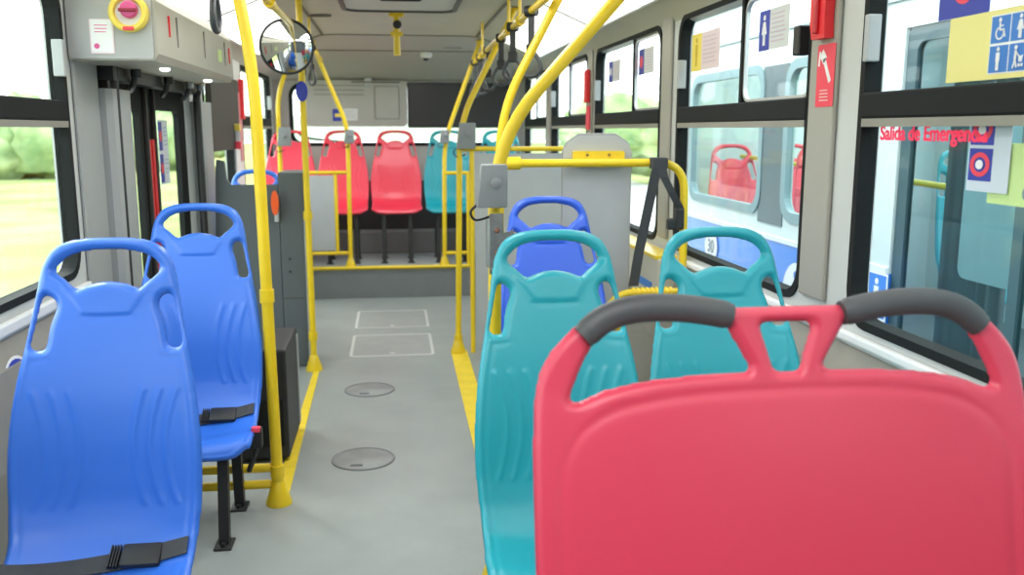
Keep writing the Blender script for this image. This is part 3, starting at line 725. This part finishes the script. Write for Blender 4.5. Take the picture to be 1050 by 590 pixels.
# steel seat bracket at the near pole
t = thing('seat_bracket', 'galvanised steel bracket with rusty bolts joining pole and teal seat', 'bracket', (.305, 2.72, 1.155))
obj('plate', P([(-.022, -.09), (.012, -.09), (.03, -.03), (.055, 0), (.05, .045), (.02, .035), (.02, .095), (-.022, .095)], [], MY, -.034, -.026), STL, t)
obj('clamp', lathe(bmesh.new(), [(.021, -.08), (.027, -.08), (.027, .08), (.021, .08)], (.002, .05, 0), 'Z', 18), STL, t, True)
obj('arm', B(-.02, .03, -.16, .03, -.075, -.068), STL, t)
for x, z in ((.0, .045), (.0, -.025), (.035, .01), (-.004, -.07)): obj('bolt', lathe(bmesh.new(), [(.009, 0), (.009, -.007), (.005, -.010)], (x, -.034, z), 'Y', 6), mat('rust', (.22, .1, .06), .7), t)

# round convex mirror
t = thing('convex_mirror', 'round convex mirror with a black rim hung from the left rail', 'mirror', (-.578, 5.28, 1.955))
R = .145; prof = [(R, .0)]
rs = .42
g = [(r_, -(math.sqrt(rs*rs-r_*r_)-math.sqrt(rs*rs-R*R))) for r_ in [R*(1-q/10) for q in range(11)]]
bm = lathe(bmesh.new(), [(max(r_, .001), h) for r_, h in g], (0, 0, 0), 'Y', 48)
mo = obj('mirror_glass', bm, MIR, t, True, 60)
obj('rim', T([(R*math.cos(a), .002, R*math.sin(a)) for a in [2*PI*q/48 for q in range(48)]], .0085, seg=10, closed=True), BLK, t, True)
obj('shell', lathe(bmesh.new(), [(R, .004), (R*.7, .04), (.03, .055), (.001, .055)], (0, 0, 0), 'Y', 32), BLK, t, True)
obj('arm', T(fillet([(0, .05, 0), (.0, .1, .06), (.028, .06, .14)], .04), .010, seg=10), BLK, t, True)
mo.rotation_euler.x = 0
for c in [c for c in bpy.data.objects if c.parent == t]: pass
t.rotation_euler = (math.radians(6), 0, math.radians(-4))
# blue round reader on the mirror pole
tag(obj('blue_sign', P(disc(0, 0, .035, 20, .06), [], Frame((-.534, 5.595, 1.725), (1, 0, 0), (0, 0, 1), (0, -1, 0)), 0, .02), NAVY), 'small oval navy sign on the yellow pole below the mirror', 'sign')

# ------------------------------------------------------------------ left side: door, header box, partitions
t = thing('door_header', 'beige box over the left doors housing the door mechanism', 'cabinet', (-1.07, 4.6, 1.9))
# section sloping: bottom z 1.80, inner face
bm = bmesh.new()
sec = [(-.115, -.145), (.185, -.145), (.205, -.12), (.20, .075), (.15, .14), (-.115, .155)]
prism(bm, sec, [], MY, -.99, .63)
obj('housing', bm, TRIMG, t)
obj('end_panel', P(rrect(-.113, .19, -.14, .14, .012), [], MY, -1.0, -.985), mat('end_grey', (.42, .43, .43), .5), t)
for y, z0 in ((-.66, -.07), (-.12, -.07), (.40, -.07)): obj('cover_seam', B(.195, .2065, y-.003, y+.003, z0, .05), SEAM, t)
obj('trim_strip', B(.195, .208, -.80, -.79, -.04, .04), REDP, t)
obj('trim_strip', B(.195, .208, .52, .53, -.05, .03), REDP, t)
obj('notice_tag', B(.196, .207, .22, .30, -.06, .0), GRNP, t)
for y in (-.55, .35): obj('spot_lamp', lathe(bmesh.new(), [(.022, -.144), (.022, -.152), (.012, -.158)], (.12, y, 0), 'Z', 16), LAMP, t)
t = thing('emergency_valve', 'round emergency door release with a yellow ring on the header box', 'emergency valve', (-.957, 3.60, 1.925))
obj('ring', lathe(bmesh.new(), [(.070, .0), (.070, -.022), (.063, -.03), (.051, -.03), (.046, -.02), (.046, 0)], (0, 0, 0), 'Y', 36), YPR, t, True)
obj('face', lathe(bmesh.new(), [(.047, 0), (.047, -.016), (.0, -.016)], (0, 0, 0), 'Y', 32), PAPER, t)
obj('knob', lathe(bmesh.new(), [(.031, -.016), (.031, -.03), (.025, -.036), (0, -.036)], (.004, 0, .01), 'Y', 24), MAG, t, True)
obj('lever', B(-.03, .035, -.044, -.034, .0, .014, bev=.004), mat('dark_red', (.3, .02, .05), .5), t)
obj('tab', B(-.02, .02, -.034, -.026, -.065, -.051, bev=.003), RPR, t)
sticker('instruction_sticker', 'white instruction sticker with pink edge beside the emergency release', 'sticker', frF(-1.06, 3.598, 1.84), .085, .125, PINKP,
        [('sheet', [rrect(-.038, .038, -.057, .06, .003)], WPR), ('print', [disc(-.02, -.035, .01, 12)]+lines(.05, [.04, .028, .016], 0, .003), MAG)])
# door leaves
for n, (a, b) in enumerate(((3.96, 4.775), (4.785, 5.60))):
    t = bpy.data.objects.new('door_%d' % (n+1), None); COL.objects.link(t); t['kind'] = 'structure'
    g0, g1 = (4.22, 4.62) if n == 0 else (4.93, 5.44)
    x = XL-.03
    obj('leaf_frame', P(rrect(a, b, .04, 1.79, .01), [rrect(g0, g1, .35, 1.60, .04)], MX, x-.03, x), RUB, t)
    obj('pane', P(rrect(g0-.01, g1+.01, .34, 1.61, .04), [], MX, x-.018, x-.014), GLS, t)
    e = b-.03 if n == 0 else a+.03
    obj('edge_strip', B(x, x+.012, e-.022, e+.022, .3, 1.45), REDP, t)
    obj('edge_rubber', B(x, x+.02, e-.05 if n == 0 else e+.03, e-.03 if n == 0 else e+.05, .06, 1.77, bev=.004), DBRN, t)
s, f2 = sticker('door_sticker', 'tall white sticker with two navy and red signs on the far door pane', 'sticker', frL(XL-.04, 5.10, 1.38), .20, .34, mat('sticker_pale', (.72, .76, .84), .6),
    [('panel', [R4(-.09, -.02, .01, .16), R4(-.09, -.02, -.16, -.01)], NAVY), ('upper_symbol', [disc(-.055, .085, .03, 16)], RPR), ('lower_symbol', [disc(-.055, -.085, .03, 16)], RPR), ('print', lines(.08, [.13, .11, .09, .06, .04, -.04, -.06, -.09, -.11], .045, .006), mat('blue_grey_print', (.4, .46, .6), .6))])
# wind guards beside the doors
for y0, y1, l in ((3.90, 4.20, 'tall rounded grey cover at the front side of the left doors'), (5.63, 5.97, 'tall rounded grey cover at the far side of the left doors')):
    t = thing('door_post_cover', l, 'cover', (XL+.001, (y0+y1)/2, 0)); h = (y1-y0)/2
    pr = [(0, -h), (.035, -h), (.058, -h+.02), (.066, -h+.06), (.066, h-.06), (.05, h-.01), (0, h)]
    obj('panel', P(pr, [], MZ, .0, 1.665), mat('guard_grey', (.38, .40, .41), .45), t)
# mechanism between cover tops and box
t = thing('door_mechanism', 'dark rods and joints of the door gear under the header box', 'mechanism', (XL+.1, 4.75, 1.72))
obj('rail', T([(0, -.75, .045), (0, .8, .045)], .012, seg=8), mat('brass_rod', (.4, .33, .16), .4, metal=.5), t)
obj('beam', B(-.10, -.03, -.84, .86, -.02, .07), DARK, t)
for y in (-.62, -.05, .42, .70):
    obj('arm', T(fillet([(0, y, .04), (-.02, y+.03, -.03), (-.06, y+.12, -.05)], .03), .013, seg=8), BLK, t, True)
    obj('joint', lathe(bmesh.new(), [(.022, -.03), (.022, .03)], (0, y, .03), 'Z', 12), STL if y > .3 else BLK, t)
obj('post', T([(-.05, -.78, .06), (-.05, -.78, -1.7)], .022, seg=10), BLK, t)
obj('post', T([(-.05, .83, .06), (-.05, .83, -1.7)], .022, seg=10), BLK, t)
tag(obj('blind_panel', P(rrect(6.02, 7.03, 1.36, 1.86, .02), [], MX, XL+.012, XL+.05), DBRN), 'dark brown panel over the window after the doors', 'panel')
t = thing('signal_lamp', 'small red and yellow lamp on the edge of the dark brown panel', 'lamp', (XL+.07, 6.82, 1.42))
obj('red_lens', B(-.02, .02, -.02, .02, -.06, -.005, bev=.006), RPR, t); obj('yellow_lens', B(-.02, .02, -.02, .02, .07, .12, bev=.006), YPR, t); obj('stem', B(-.014, .014, -.014, .014, -.005, .07), PAPER, t)
t = thing('hammer_holder', 'red emergency hammer holder on the white pillar at the far left', 'emergency hammer', (XL+.03, 7.28, 1.68))
obj('plate', P(rrect(-.05, .05, -.42, .10, .01), [], MX, -.012, -.004), mat('pink_tape', (.75, .3, .32), .6), t)
obj('hammer', P([(-.05, .20), (.06, .20), (.03, .06), (.04, -.1), (-.03, -.1), (-.02, .06)], [], MX, -.004, .022), REDP, t)
# slate partitions
tag(obj('partition_panel', P([(-1.17, .0), (-.717, .0), (-.717, 1.165), (-.995, 1.165), (-1.02, 1.20), (-1.03, 1.31), (-1.075, 1.32), (-1.085, 1.25), (-1.10, .9)], [], MY, 5.72, 5.745), SLATE), 'slate grey partition with a raised left wing, behind the left doors', 'partition')
t = thing('equipment_cabinet', 'narrow slate grey cabinet standing beside the straight yellow pole', 'cabinet', (-.63, 5.72, 0))
obj('body', B(-.085, .075, -.0, .35, .0, 1.24, bev=.008), SLATE, t)
obj('door', B(-.075, .068, -.008, .0, .45, 1.21, bev=.002), mat('slate_door', (.1, .118, .125), .45), t)
obj('edge_trim', B(.064, .079, -.012, .004, .02, .95), ALU, t)
for z in (.62, .70): obj('latch', lathe(bmesh.new(), [(.008, 0), (.008, -.006)], (-.03, -.008, z), 'Y', 10), BLK, t)
tag(obj('reflector', P(disc(0, 0, .022, 20, .075), [], Frame((-.722, 5.62, 1.06), (1, 0, 0), (0, 0, 1), (0, -1, 0)), 0, .03), ORNG), 'orange oval reflector between the slate partition and the cabinet', 'reflector')
tag(obj('reflector_bracket', B(-.735, -.71, 5.652, 5.718, .94, 1.1, bev=.003), ALU), 'small pale metal bracket holding the orange reflector', 'bracket')
t = thing('heater_box', 'low black box on the floor behind the second blue seat', 'heater', (-.62, 4.2, 0))
obj('body', B(-.13, .12, -.2, .28, .02, .53, bev=.012), BLK, t)
obj('side_strip', B(.118, .126, .24, .27, .05, .50), ALU, t)
obj('grille', B(-.10, .10, -.206, -.199, .08, .30, bev=.002), RUB, t)
t = thing('buckle_stalk', 'black belt stalk with a red button beside the second blue seat', 'buckle', (-.528, 3.30, .36))
obj('stalk', T(catmull([(-.04, .02, -.13), (-.02, .0, -.08), (.0, -.01, -.02)], 5), .010, seg=8), BLK, t, True)
obj('body', B(-.02, .02, -.03, .01, -.03, .05, bev=.007), BLK, t); obj('red_button', B(-.016, .016, -.034, -.01, .036, .056, bev=.004), RPR, t)
# priority sticker low on the left wall
fl = frL(XL+.094, 2.66, .55)
fl = Frame((XL+.056, 2.80, .72), (0, 1, 0), Vector((-.045, 0, .25)).normalized(), Vector((.25, 0, .045)).normalized())
sticker('priority_sticker', 'round navy and white wheelchair sticker on the left wall below the window', 'sticker', fl, .2, .2, WPR,
        [('disc', [disc(0, 0, .098, 30)], NAVY), ('symbol', wheelchair_icon(0, 0, .17), WPR)], outline=disc(0, 0, .108, 30))

# ------------------------------------------------------------------ signs on the right
def icon_window(label, y, z, w, h, leftm, rightm, icon, ic_m, group=None):
    lw = w*.36
    t, f = sticker('window_sticker', label, 'sticker', frR(XR+.030, y, z), w, h, rightm,
        [('panel', [R4(-w/2, -w/2+lw, -h/2, h/2)], leftm), ('symbol', icon(-w/2+lw/2, 0, h*.8), ic_m), ('print', lines(w*.5, [h*.35-h*.11*q for q in range(7)], lw/2, .004), mat('print_rose', (.62, .5, .6), .6))])
    return t
icon_window('yellow and pale pink sticker with printed lines on the upper side window pane', 3.95, 1.845, .36, .165, YPR, PINKP, lambda x, y, s: person_icon(x, y, s), mat('ochre_print', (.6, .42, .02), .6))
icon_window('navy sticker with a white seated figure on the upper side window pane', 3.22, 1.862, .26, .145, NAVY, mat('pale_grey_print', (.68, .7, .72), .6), lambda x, y, s: person_icon(x, y, s, True), WPR)
icon_window('small navy sticker on the far upper pane, left one of two', 5.62, 1.86, .30, .13, NAVY, PAPER, lambda x, y, s: [disc(x, y, s*.25, 14)], WPR)
icon_window('small navy and red sticker on the far upper pane, right one of two', 4.90, 1.87, .30, .14, NAVY, PAPER, lambda x, y, s: [disc(x, y, s*.3, 14)], RPR)
# big yellow sticker with four pictograms
Wd, Hd = .32, .155
q = .062
sy_ = frR(XR+.028, 1.985, 1.692)
lay = [('panel', [R4(.0, .138, -.066, .066)], WPR), ('tile', [R4(.003, .067, .003, .063), R4(.071, .135, .003, .063), R4(.003, .067, -.063, -.003), R4(.071, .135, -.063, -.003)], SKYB),
       ('wheelchair_symbol', wheelchair_icon(.035, .033, .055), WPR), ('pregnancy_symbol', person_icon(.103, .033, .055, True), WPR), ('elder_symbol', person_icon(.035, -.033, .055), WPR), ('pram_symbol', pram_icon(.103, -.033, .055), WPR)]
sticker('priority_sign', 'large pale yellow priority sticker with four white pictograms on blue tiles', 'sticker', sy_, Wd, Hd, PYPR, lay)
sticker('prohibition_sticker', 'navy sticker with a red ring above the yellow priority sticker', 'sticker', frR(XR+.029, 2.10, 1.835), .20, .13, NAVY, [('ring', [ring_poly(-.0, .01, .028, .045)], RPR), ('bar', [bar2(-.025, .035, .025, -.015, .012)], RPR)])
lay = [('panel', [R4(-.05, .035, .005, .10), R4(-.05, .035, -.10, -.005)], NAVY), ('upper_ring', [ring_poly(-.008, .052, .022, .036)], RPR), ('lower_ring', [ring_poly(-.008, -.052, .022, .036)], RPR), ('upper_symbol', [disc(-.008, .05, .014, 14)], WPR), ('lower_symbol', [disc(-.008, -.052, .014, 14)], WPR)]
sticker('window_sticker', 'pale sticker with two navy prohibition signs on the lower window pane', 'sticker', frR(XR+.029, 1.955, 1.46), .15, .21, mat('sticker_lilac', (.6, .68, .78), .6), [(a, [[(u-.02, v*.8) for u, v in pq] for pq in b], c) for a, b, c in lay])
sticker('window_sticker', 'pale green sticker with a small grey emblem behind the prohibition signs', 'sticker', frR(XR+.034, 1.87, 1.40), .17, .14, GRNP, [('emblem', [disc(.05, -.04, .016, 16)], mat('emblem_grey', (.2, .3, .33), .6))])
# emergency exit lettering
et = thing('window_lettering', 'red lettering Salida de Emergencia on the right window pane', 'lettering', (XR+.028, 2.20, 1.489))
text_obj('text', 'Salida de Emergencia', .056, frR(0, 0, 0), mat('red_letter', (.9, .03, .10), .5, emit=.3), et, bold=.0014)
# hammer sign on pillar
t, f2 = sticker('emergency_sign', 'red emergency hammer sign with a white hammer on the pillar', 'sign', frR(XR-.0185, 2.70, 1.665), .115, .19, RPR,
    [('symbol', [bar2(-.03, .07, -.005, .045, .03), bar2(-.012, .05, .032, -.02, .016), bar2(-.04, .075, -.045, .03, .01)], WPR), ('lettering', lines(.06, [-.045, -.055, -.065, -.075], 0, .004), mat('faint_letter', (.85, .5, .5), .6))], rad=.006)
t = thing('emergency_hammer', 'red emergency hammer case on the pillar above the hammer sign', 'emergency hammer', (XR-.02, 2.71, 1.87))
obj('case', P([(-.05, -.095), (.035, -.095), (.05, -.05), (.055, .12), (-.055, .12), (-.045, -.03)], [], MX, -.03, 0), REDP, t)
obj('hammer_head', B(-.045, -.028, -.035, .035, .06, .10, bev=.006), mat('hammer_red', (.5, .01, .02), .4), t)
obj('hammer_grip', B(-.042, -.028, -.012, .012, -.08, .065, bev=.005), mat('hammer_red', (.5, .01, .02), .4), t)
t = thing('emergency_hammer', 'far red emergency hammer on the pillar between the distant right windows', 'emergency hammer', (XR-.02, 6.13, 1.68))
obj('case', B(-.03, 0, -.04, .04, -.0, .22, bev=.008), REDP, t); obj('sign', B(-.01, 0, -.05, .05, -.18, -.02, bev=.002), RPR, t)

# ------------------------------------------------------------------ outside
GZ = -.45
def ext_mat(name, c1, c2, sc):
    m = mat(name, c1, .9, spec=.1); nt = m.node_tree; p = nt.nodes['Principled BSDF']
    tc = nt.nodes.new('ShaderNodeTexCoord'); n = nt.nodes.new('ShaderNodeTexNoise'); n.inputs['Scale'].default_value = sc; n.inputs['Detail'].default_value = 6
    r = nt.nodes.new('ShaderNodeValToRGB'); r.color_ramp.elements[0].position = .35; r.color_ramp.elements[1].position = .65
    r.color_ramp.elements[0].color = (*c1, 1); r.color_ramp.elements[1].color = (*c2, 1)
    nt.links.new(tc.outputs['Object'], n.inputs['Vector']); nt.links.new(n.outputs['Fac'], r.inputs['Fac']); nt.links.new(r.outputs['Color'], p.inputs['Base Color'])
    return m
GRASS = ext_mat('meadow_grass', (.20, .27, .075), (.36, .39, .17), .35)
LEAF = ext_mat('tree_leaves', (.2, .3, .13), (.42, .5, .26), 1.3)
LEAF2 = ext_mat('shrub_leaves', (.5, .42, .16), (.36, .48, .22), 1.5)
BARK = mat('bark', (.16, .11, .07), .9, var=.3)
struct('ground', B(-90, 90, -40, 140, GZ-.2, GZ), GRASS)
struct('road', B(-3.2, 9, -40, 90, GZ, GZ+.01), mat('pale_concrete', (.5, .5, .47), .9, var=.1, scale=2))
def tree(label, x, y, h, w, m=LEAF, name='tree'):
    t = thing(name, label, 'tree', (x, y, GZ), 'trees and bushes in the field')
    obj('trunk', T([(0, 0, -.05), (.05, 0, h*.3), (0, .1, h*.6)], [w*.07, w*.05, w*.03], seg=8), BARK, t, True)
    bm = bmesh.new()
    for q in range(11):
        a = random.uniform(0, 2*PI); rr = random.uniform(0, w*.34); zz = random.uniform(h*.38, h*.85)
        c = Vector((math.cos(a)*rr, math.sin(a)*rr, zz)); r = w*random.uniform(.18, .30)
        ret = bmesh.ops.create_icosphere(bm, subdivisions=3, radius=r, matrix=Matrix.Translation(c))
        for v in ret['verts']:
            d = (v.co-c); s = 1+.16*math.sin(v.co.x*9/w*3+q)*math.sin(v.co.y*8/w*3)+.12*math.sin(v.co.z*14/w*3+q)+random.uniform(-.07, .07)
            v.co = c+d*s
    obj('foliage', bm, m, t, True, 80)
tl = [(-19, 34, 5.2, 5), (-25, 42, 6, 6), (-31, 46, 6.5, 6.5), (-15, 40, 5, 5), (-36, 52, 7, 7), (-21, 55, 6, 6), (-11, 48, 5.5, 6), (-42, 62, 7, 8)]
for i, (x, y, h, w) in enumerate(tl):
    tree('leafy tree in the field seen through the left windows, %s' % ['nearest the fence', 'second from the fence', 'in the middle of the row', 'beyond the doors', 'behind the row', 'tall one behind the doors', 'far one seen past the doors', 'farthest of all'][i], x, y, h*.5, w)
for i, (x, y, h, w) in enumerate([(-15.5, 25, 1.9, 2.6), (-18.5, 27, 2.2, 2.8), (-23, 30, 2.2, 2.8)]):
    tree('low yellowish bush in the field left of the bus, %s' % ['closest', 'middle', 'farthest'][i], x, y, h, w, LEAF2, 'bush')
for i, (x, y, h, w) in enumerate([(7.5, 32, 4.5, 4.5), (12.5, 38, 5, 5), (18, 34, 5, 5), (24, 41, 6, 6)]):
    tree('green tree behind the parked bus seen through the far right windows, %s' % ['leftmost', 'second', 'third', 'rightmost'][i], x, y, h*.52, w, LEAF2 if i % 2 else LEAF)
struct('hills', P([(-80, 0), (-80, 3), (-55, 4.5), (-35, 3.2), (-15, 3.4), (5, 2.4), (30, 3), (80, 4), (80, 0)], [], MY, 118, 120), ext_mat('hazy_hill', (.5, .56, .48), (.62, .66, .58), .12))  # distance haze is put into the pale hill colour
# fence posts
ft = thing('field_fence', 'white post fence crossing the grass left of the bus', 'fence', (-12, 20, GZ))
for q in range(9): obj('post', B(-.06-q*.9+4, .06-q*.9+4, -2+q*1.6-.06, -2+q*1.6+.06, 0, 1.25), WPR, ft)
for z in (.55, 1.0): obj('wire', T([(4.0, -2, z), (-3.2, 10.8, z)], .02, seg=6), WPR, ft)

# the bus parked alongside ------------------------------------------
bx0, bx1 = 2.4, 4.8; by0, by1 = -3.0, 7.52
ob = thing('parked_bus', 'blue and white city bus parked close beside the right windows', 'bus', (3.6, 2.2, GZ)); o = Vector((3.6, 2.2, GZ))
def OX(a, b, d): return Vector((d, a, b))-o
BODYW = mat('bus_white', (.62, .72, .73), .3, coat=.4); BODYB = mat('bus_blue', (.03, .22, .78), .3, coat=.4)
whol = [rrect(5.72, 7.1, .98, 1.88, .12), rrect(4.42, 5.32, .98, 1.88, .12), None, rrect(.8, 2.2, .98, 1.88, .12)]
obj('side_panel', P([(by0, .80), (2.33, .80), (2.33, 1.97), (4.08, 1.97), (4.08, .80), (by1, .80), (by1, 2.4), (by1-.1, 2.55), (by0, 2.55)], [w for w in whol if w], OX, bx0, bx0+.05), BODYW, ob)
obj('lower_panel', P([(by0, -.15), (by1, -.15), (by1, .80), (4.08, .80), (4.08, -.1), (2.33, -.1), (2.33, .80), (by0, .80)], [], OX, bx0-.004, bx0+.05), BODYB, ob)
obj('band_line', P(R4(4.09, by1, .80, .83), [], OX, bx0-.01, bx0+.05), mat('line_pale', (.75, .8, .85), .5), ob)
wf = [rrect(5.68, 7.14, .94, 1.92, .15), rrect(4.40, 5.36, .94, 1.92, .15), rrect(.76, 2.24, .94, 1.92, .15)]
for i, w in zip((0, 1, 3), wf):
    f = obj('window_frame', P(w, [rrect(*[(5.74, 7.08), (4.44, 5.30), 0, (.82, 2.18)][i], 1.0, 1.86, .11)], OX, bx0-.012, bx0+.03), mat('frame_teal_grey', (.22, .33, .36), .5), ob)
    obj('pane', P(whol[i], [], OX, bx0+.02, bx0+.024), GLS2, f)
obj('window_post', P(R4(5.33, 5.71, .9, 1.9), [], OX, bx0-.006, bx0+.0), mat('post_dark', (.1, .14, .16), .4), ob)
obj('roof', P([(bx0, 2.55), (bx0+.12, 2.72), (bx1-.12, 2.72), (bx1, 2.55)], [], lambda a, b, d: Vector((a, d, b))-o, by0, by1-.1), BODYW, ob)
obj('gutter', P(R4(by0, by1-.05, 2.10, 2.125), [], OX, bx0-.02, bx0), mat('gutter', (.4, .47, .49), .5), ob)
obj('gutter', P(R4(by0, by1-.05, 2.34, 2.355), [], OX, bx0-.02, bx0), mat('gutter', (.4, .47, .49), .5), ob)
obj('far_side', P([(by0, -.15), (by1, -.15), (by1, 2.55), (by0, 2.55)], [rrect(5.2, 7.1, .95, 2.0, .1), rrect(3.1, 4.9, .95, 2.0, .1), rrect(1, 2.8, .95, 2, .1)], OX, bx1-.05, bx1), mat('far_inner', (.5, .58, .58), .5), ob)
obj('rear_panel', B(bx0-o.x, bx1-o.x, by1-.05-o.y, by1-o.y, -.15-o.z, 2.5-o.z), BODYW, ob)
obj('cabin_floor', B(bx0+.06-o.x, bx1-.06-o.x, by0-o.y, by1-.06-o.y, -.1-o.z, .0-o.z), SLATE, ob)
# doors of the parked bus
dd = obj('door', P(rrect(2.34, 4.07, -.08, 1.97, .04), [rrect(2.42, 3.17, .2, 1.9, .05), rrect(3.23, 3.99, .2, 1.9, .05)], OX, bx0+.01, bx0+.04), mat('door_teal_dark', (.05, .1, .12), .4), ob)
obj('door_pane', P(R4(2.4, 4.0, .18, 1.92), [], OX, bx0+.022, bx0+.026), glass('dim_glass', (.7, .8, .82), .12), dd)
obj('grey_leaf', P(rrect(3.26, 3.62, .86, 1.62, .05), [], OX, bx0+.05, bx0+.07), mat('leaf_grey', (.62, .74, .75), .4), dd)
# curtains of folded grey fabric behind the door glass
bm = bmesh.new()
pr = [(bx0+.28+.03*math.sin(q*1.3), 3.64+q*.015) for q in range(30)]
prism(bm, pr+[(x+.012, y) for x, y in reversed(pr)], [], lambda a, b, d: Vector((a, b, d))-o, .1, 1.95)
obj('curtain', bm, mat('curtain_grey', (.2, .24, .26), .8), ob)
obj('aisle_screen', B(bx0+.5-o.x, bx0+.53-o.x, 2.4-o.y, 3.3-o.y, -.0-o.z, 1.95-o.z), mat('screen_dark', (.03, .055, .065), .5), ob)
for nm, pts in (('grab_rail', [(2.9, 7.3, 1.28), (2.9, 4.4, 1.20)]), ('grab_rail', [(3.2, 6.3, .1), (3.2, 6.3, 1.15), (3.2, 5.9, 1.55), (3.2, 4.2, 1.6)]), ('grab_pole', [(2.56, 2.9, .05), (2.56, 2.9, 2.3)]), ('grab_pole', [(2.56, 2.72, .05), (2.56, 2.72, 2.3)]), ('grab_rail', [(2.50, 3.66, 1.02), (2.50, 3.3, 1.02)]), ('grab_rail', [(2.56, 2.9, .8), (2.56, 2.72, .8)]), ('grab_rail', [(2.56, 2.9, 1.35), (2.56, 2.72, 1.35)])):
    obj(nm, T(fillet([Vector(p)-o for p in pts], .2, 6), .018, seg=10), YEL, ob, True)
for x, y, m in ((2.74, 7.12, RED_B), (3.26, 7.12, RED_B), (3.0, 6.1, RED_B), (3.5, 5.2, TEAL)):
    s = shell_proto.copy(); COL.objects.link(s); s.name = 'seat_shell'; s.parent = ob; s.location = Vector((x, y, .17))-o; s.material_slots[0].link = 'OBJECT'; s.material_slots[0].material = m
for y in (.6, 5.9):
    w = obj('wheel', lathe(bmesh.new(), [(.47, .0), (.49, .05), (.47, .24), (.1, .26)], Vector((bx0+.02, y, .04))-o, 'X', 32), RUB, ob, True)
# marks on the side of the parked bus: they face us (-X)
def bmark(name, label, y, z, w, h, m, layers, outline=None): return sticker(name, label, 'sticker', frR(bx0-.012, y, z), w, h, m, layers, outline=outline)
t, f2 = bmark('number_disc', 'round white disc with the number 30 on the blue side of the parked bus', 6.55, .62, .2, .2, WPR, [], outline=disc(0, 0, .13, 30))
text_obj('number', '30', .14, f2, mat('print_slate', (.16, .2, .26), .6), t, d=.003, bold=.002)
bmark('accessibility_emblem', 'large round white wheelchair emblem on the blue side of the parked bus', 5.06, .52, .3, .3, WPR, [('symbol', wheelchair_icon(0, 0, .3), SKYB)], outline=disc(0, 0, .19, 30))
bmark('accessibility_sticker', 'square blue sticker with a white outline and figure beside the parked bus doors', 4.16, .68, .2, .24, WPR, [('panel', [R4(-.088, .088, -.108, .108)], BODYB), ('symbol', person_icon(0, .0, .18), WPR)])

# ------------------------------------------------------------------ light and camera
w = bpy.data.worlds.new('sky'); SC.world = w; w.use_nodes = True
nt = w.node_tree; bg = nt.nodes['Background']
tc = nt.nodes.new('ShaderNodeTexCoord'); sp = nt.nodes.new('ShaderNodeSeparateXYZ'); cr = nt.nodes.new('ShaderNodeValToRGB')
cr.color_ramp.elements[0].position = 0.; cr.color_ramp.elements[0].color = (.97, 1, 1, 1)
cr.color_ramp.elements[1].position = 1.; cr.color_ramp.elements[1].color = (.80, .92, 1, 1)
nt.links.new(tc.outputs['Generated'], sp.inputs[0]); nt.links.new(sp.outputs['Z'], cr.inputs['Fac']); nt.links.new(cr.outputs[0], bg.inputs['Color'])
bg.inputs['Strength'].default_value = 3.0
sl = bpy.data.lights.new('sun', 'SUN'); sl.energy = 2.2; sl.angle = math.radians(25); sl.color = (1, .97, .9)
so = bpy.data.objects.new('sun', sl); COL.objects.link(so); so.rotation_euler = (math.radians(-35), math.radians(-28), 0)
def area(name, loc, rot, sx, sy, power=None, portal=False, color=(1, 1, 1)):
    l = bpy.data.lights.new(name, 'AREA'); l.shape = 'RECTANGLE'; l.size = sx; l.size_y = sy
    if portal: l.cycles.is_portal = True
    else: l.energy = power; l.color = color
    ob_ = bpy.data.objects.new(name, l); COL.objects.link(ob_); ob_.location = loc; ob_.rotation_euler = rot; return ob_
for a, b, z0, z1, r in []: area('window_portal', (XR+.07, (a+b)/2, (z0+z1)/2), (0, math.radians(90), 0), z1-z0, b-a, portal=True)
for a, b, z0, z1, r in []: area('window_portal', (XL-.08, (a+b)/2, (z0+z1)/2), (0, math.radians(-90), 0), z1-z0, b-a, portal=True)
# added fill lights without fittings, along the ceiling, to brighten cabin and floor
area('parked_bus_fill', (3.6, 5.0, 2.4), (0, 0, 0), 1.2, 4.5, 60)  # added fill that lightens the parked bus interior, no fitting behind it
area('cabin_fill', (.1, .1, 2.27), (0, 0, 0), 1.0, 1.6, 24)
area('cabin_fill', (.1, 3.4, 2.27), (0, 0, 0), .5, 1.6, 16)
area('cabin_fill', (.1, 7.3, 2.27), (0, 0, 0), .5, 1.0, 12)

cam = bpy.data.cameras.new('camera'); co = bpy.data.objects.new('camera', cam); COL.objects.link(co); SC.camera = co
F = 920.; th = math.atan(162/F); ps = math.atan(122/F*math.cos(th))
fw = Vector((math.sin(ps)*math.cos(th), math.cos(ps)*math.cos(th), -math.sin(th))); rt = Vector((math.cos(ps), -math.sin(ps), 0)); up = rt.cross(fw)
M = Matrix((rt, up, -fw)).transposed().to_4x4(); M.translation = (0, 0, 1.5); co.matrix_world = M
cam.sensor_width = 36; cam.lens = 36*F/1050; cam.clip_start = .05
cam.dof.use_dof = True; cam.dof.focus_distance = 2.9; cam.dof.aperture_fstop = 3.2
SC.view_settings.view_transform = 'Standard'; SC.view_settings.look = 'None'; SC.view_settings.exposure = .58; SC.view_settings.gamma = 1.0
SC.cycles.max_bounces = 10; SC.cycles.diffuse_bounces = 6; SC.cycles.transparent_max_bounces = 16; SC.cycles.caustics_reflective = False
SC.cycles.sample_clamp_indirect = 6; SC.cycles.use_denoising = True
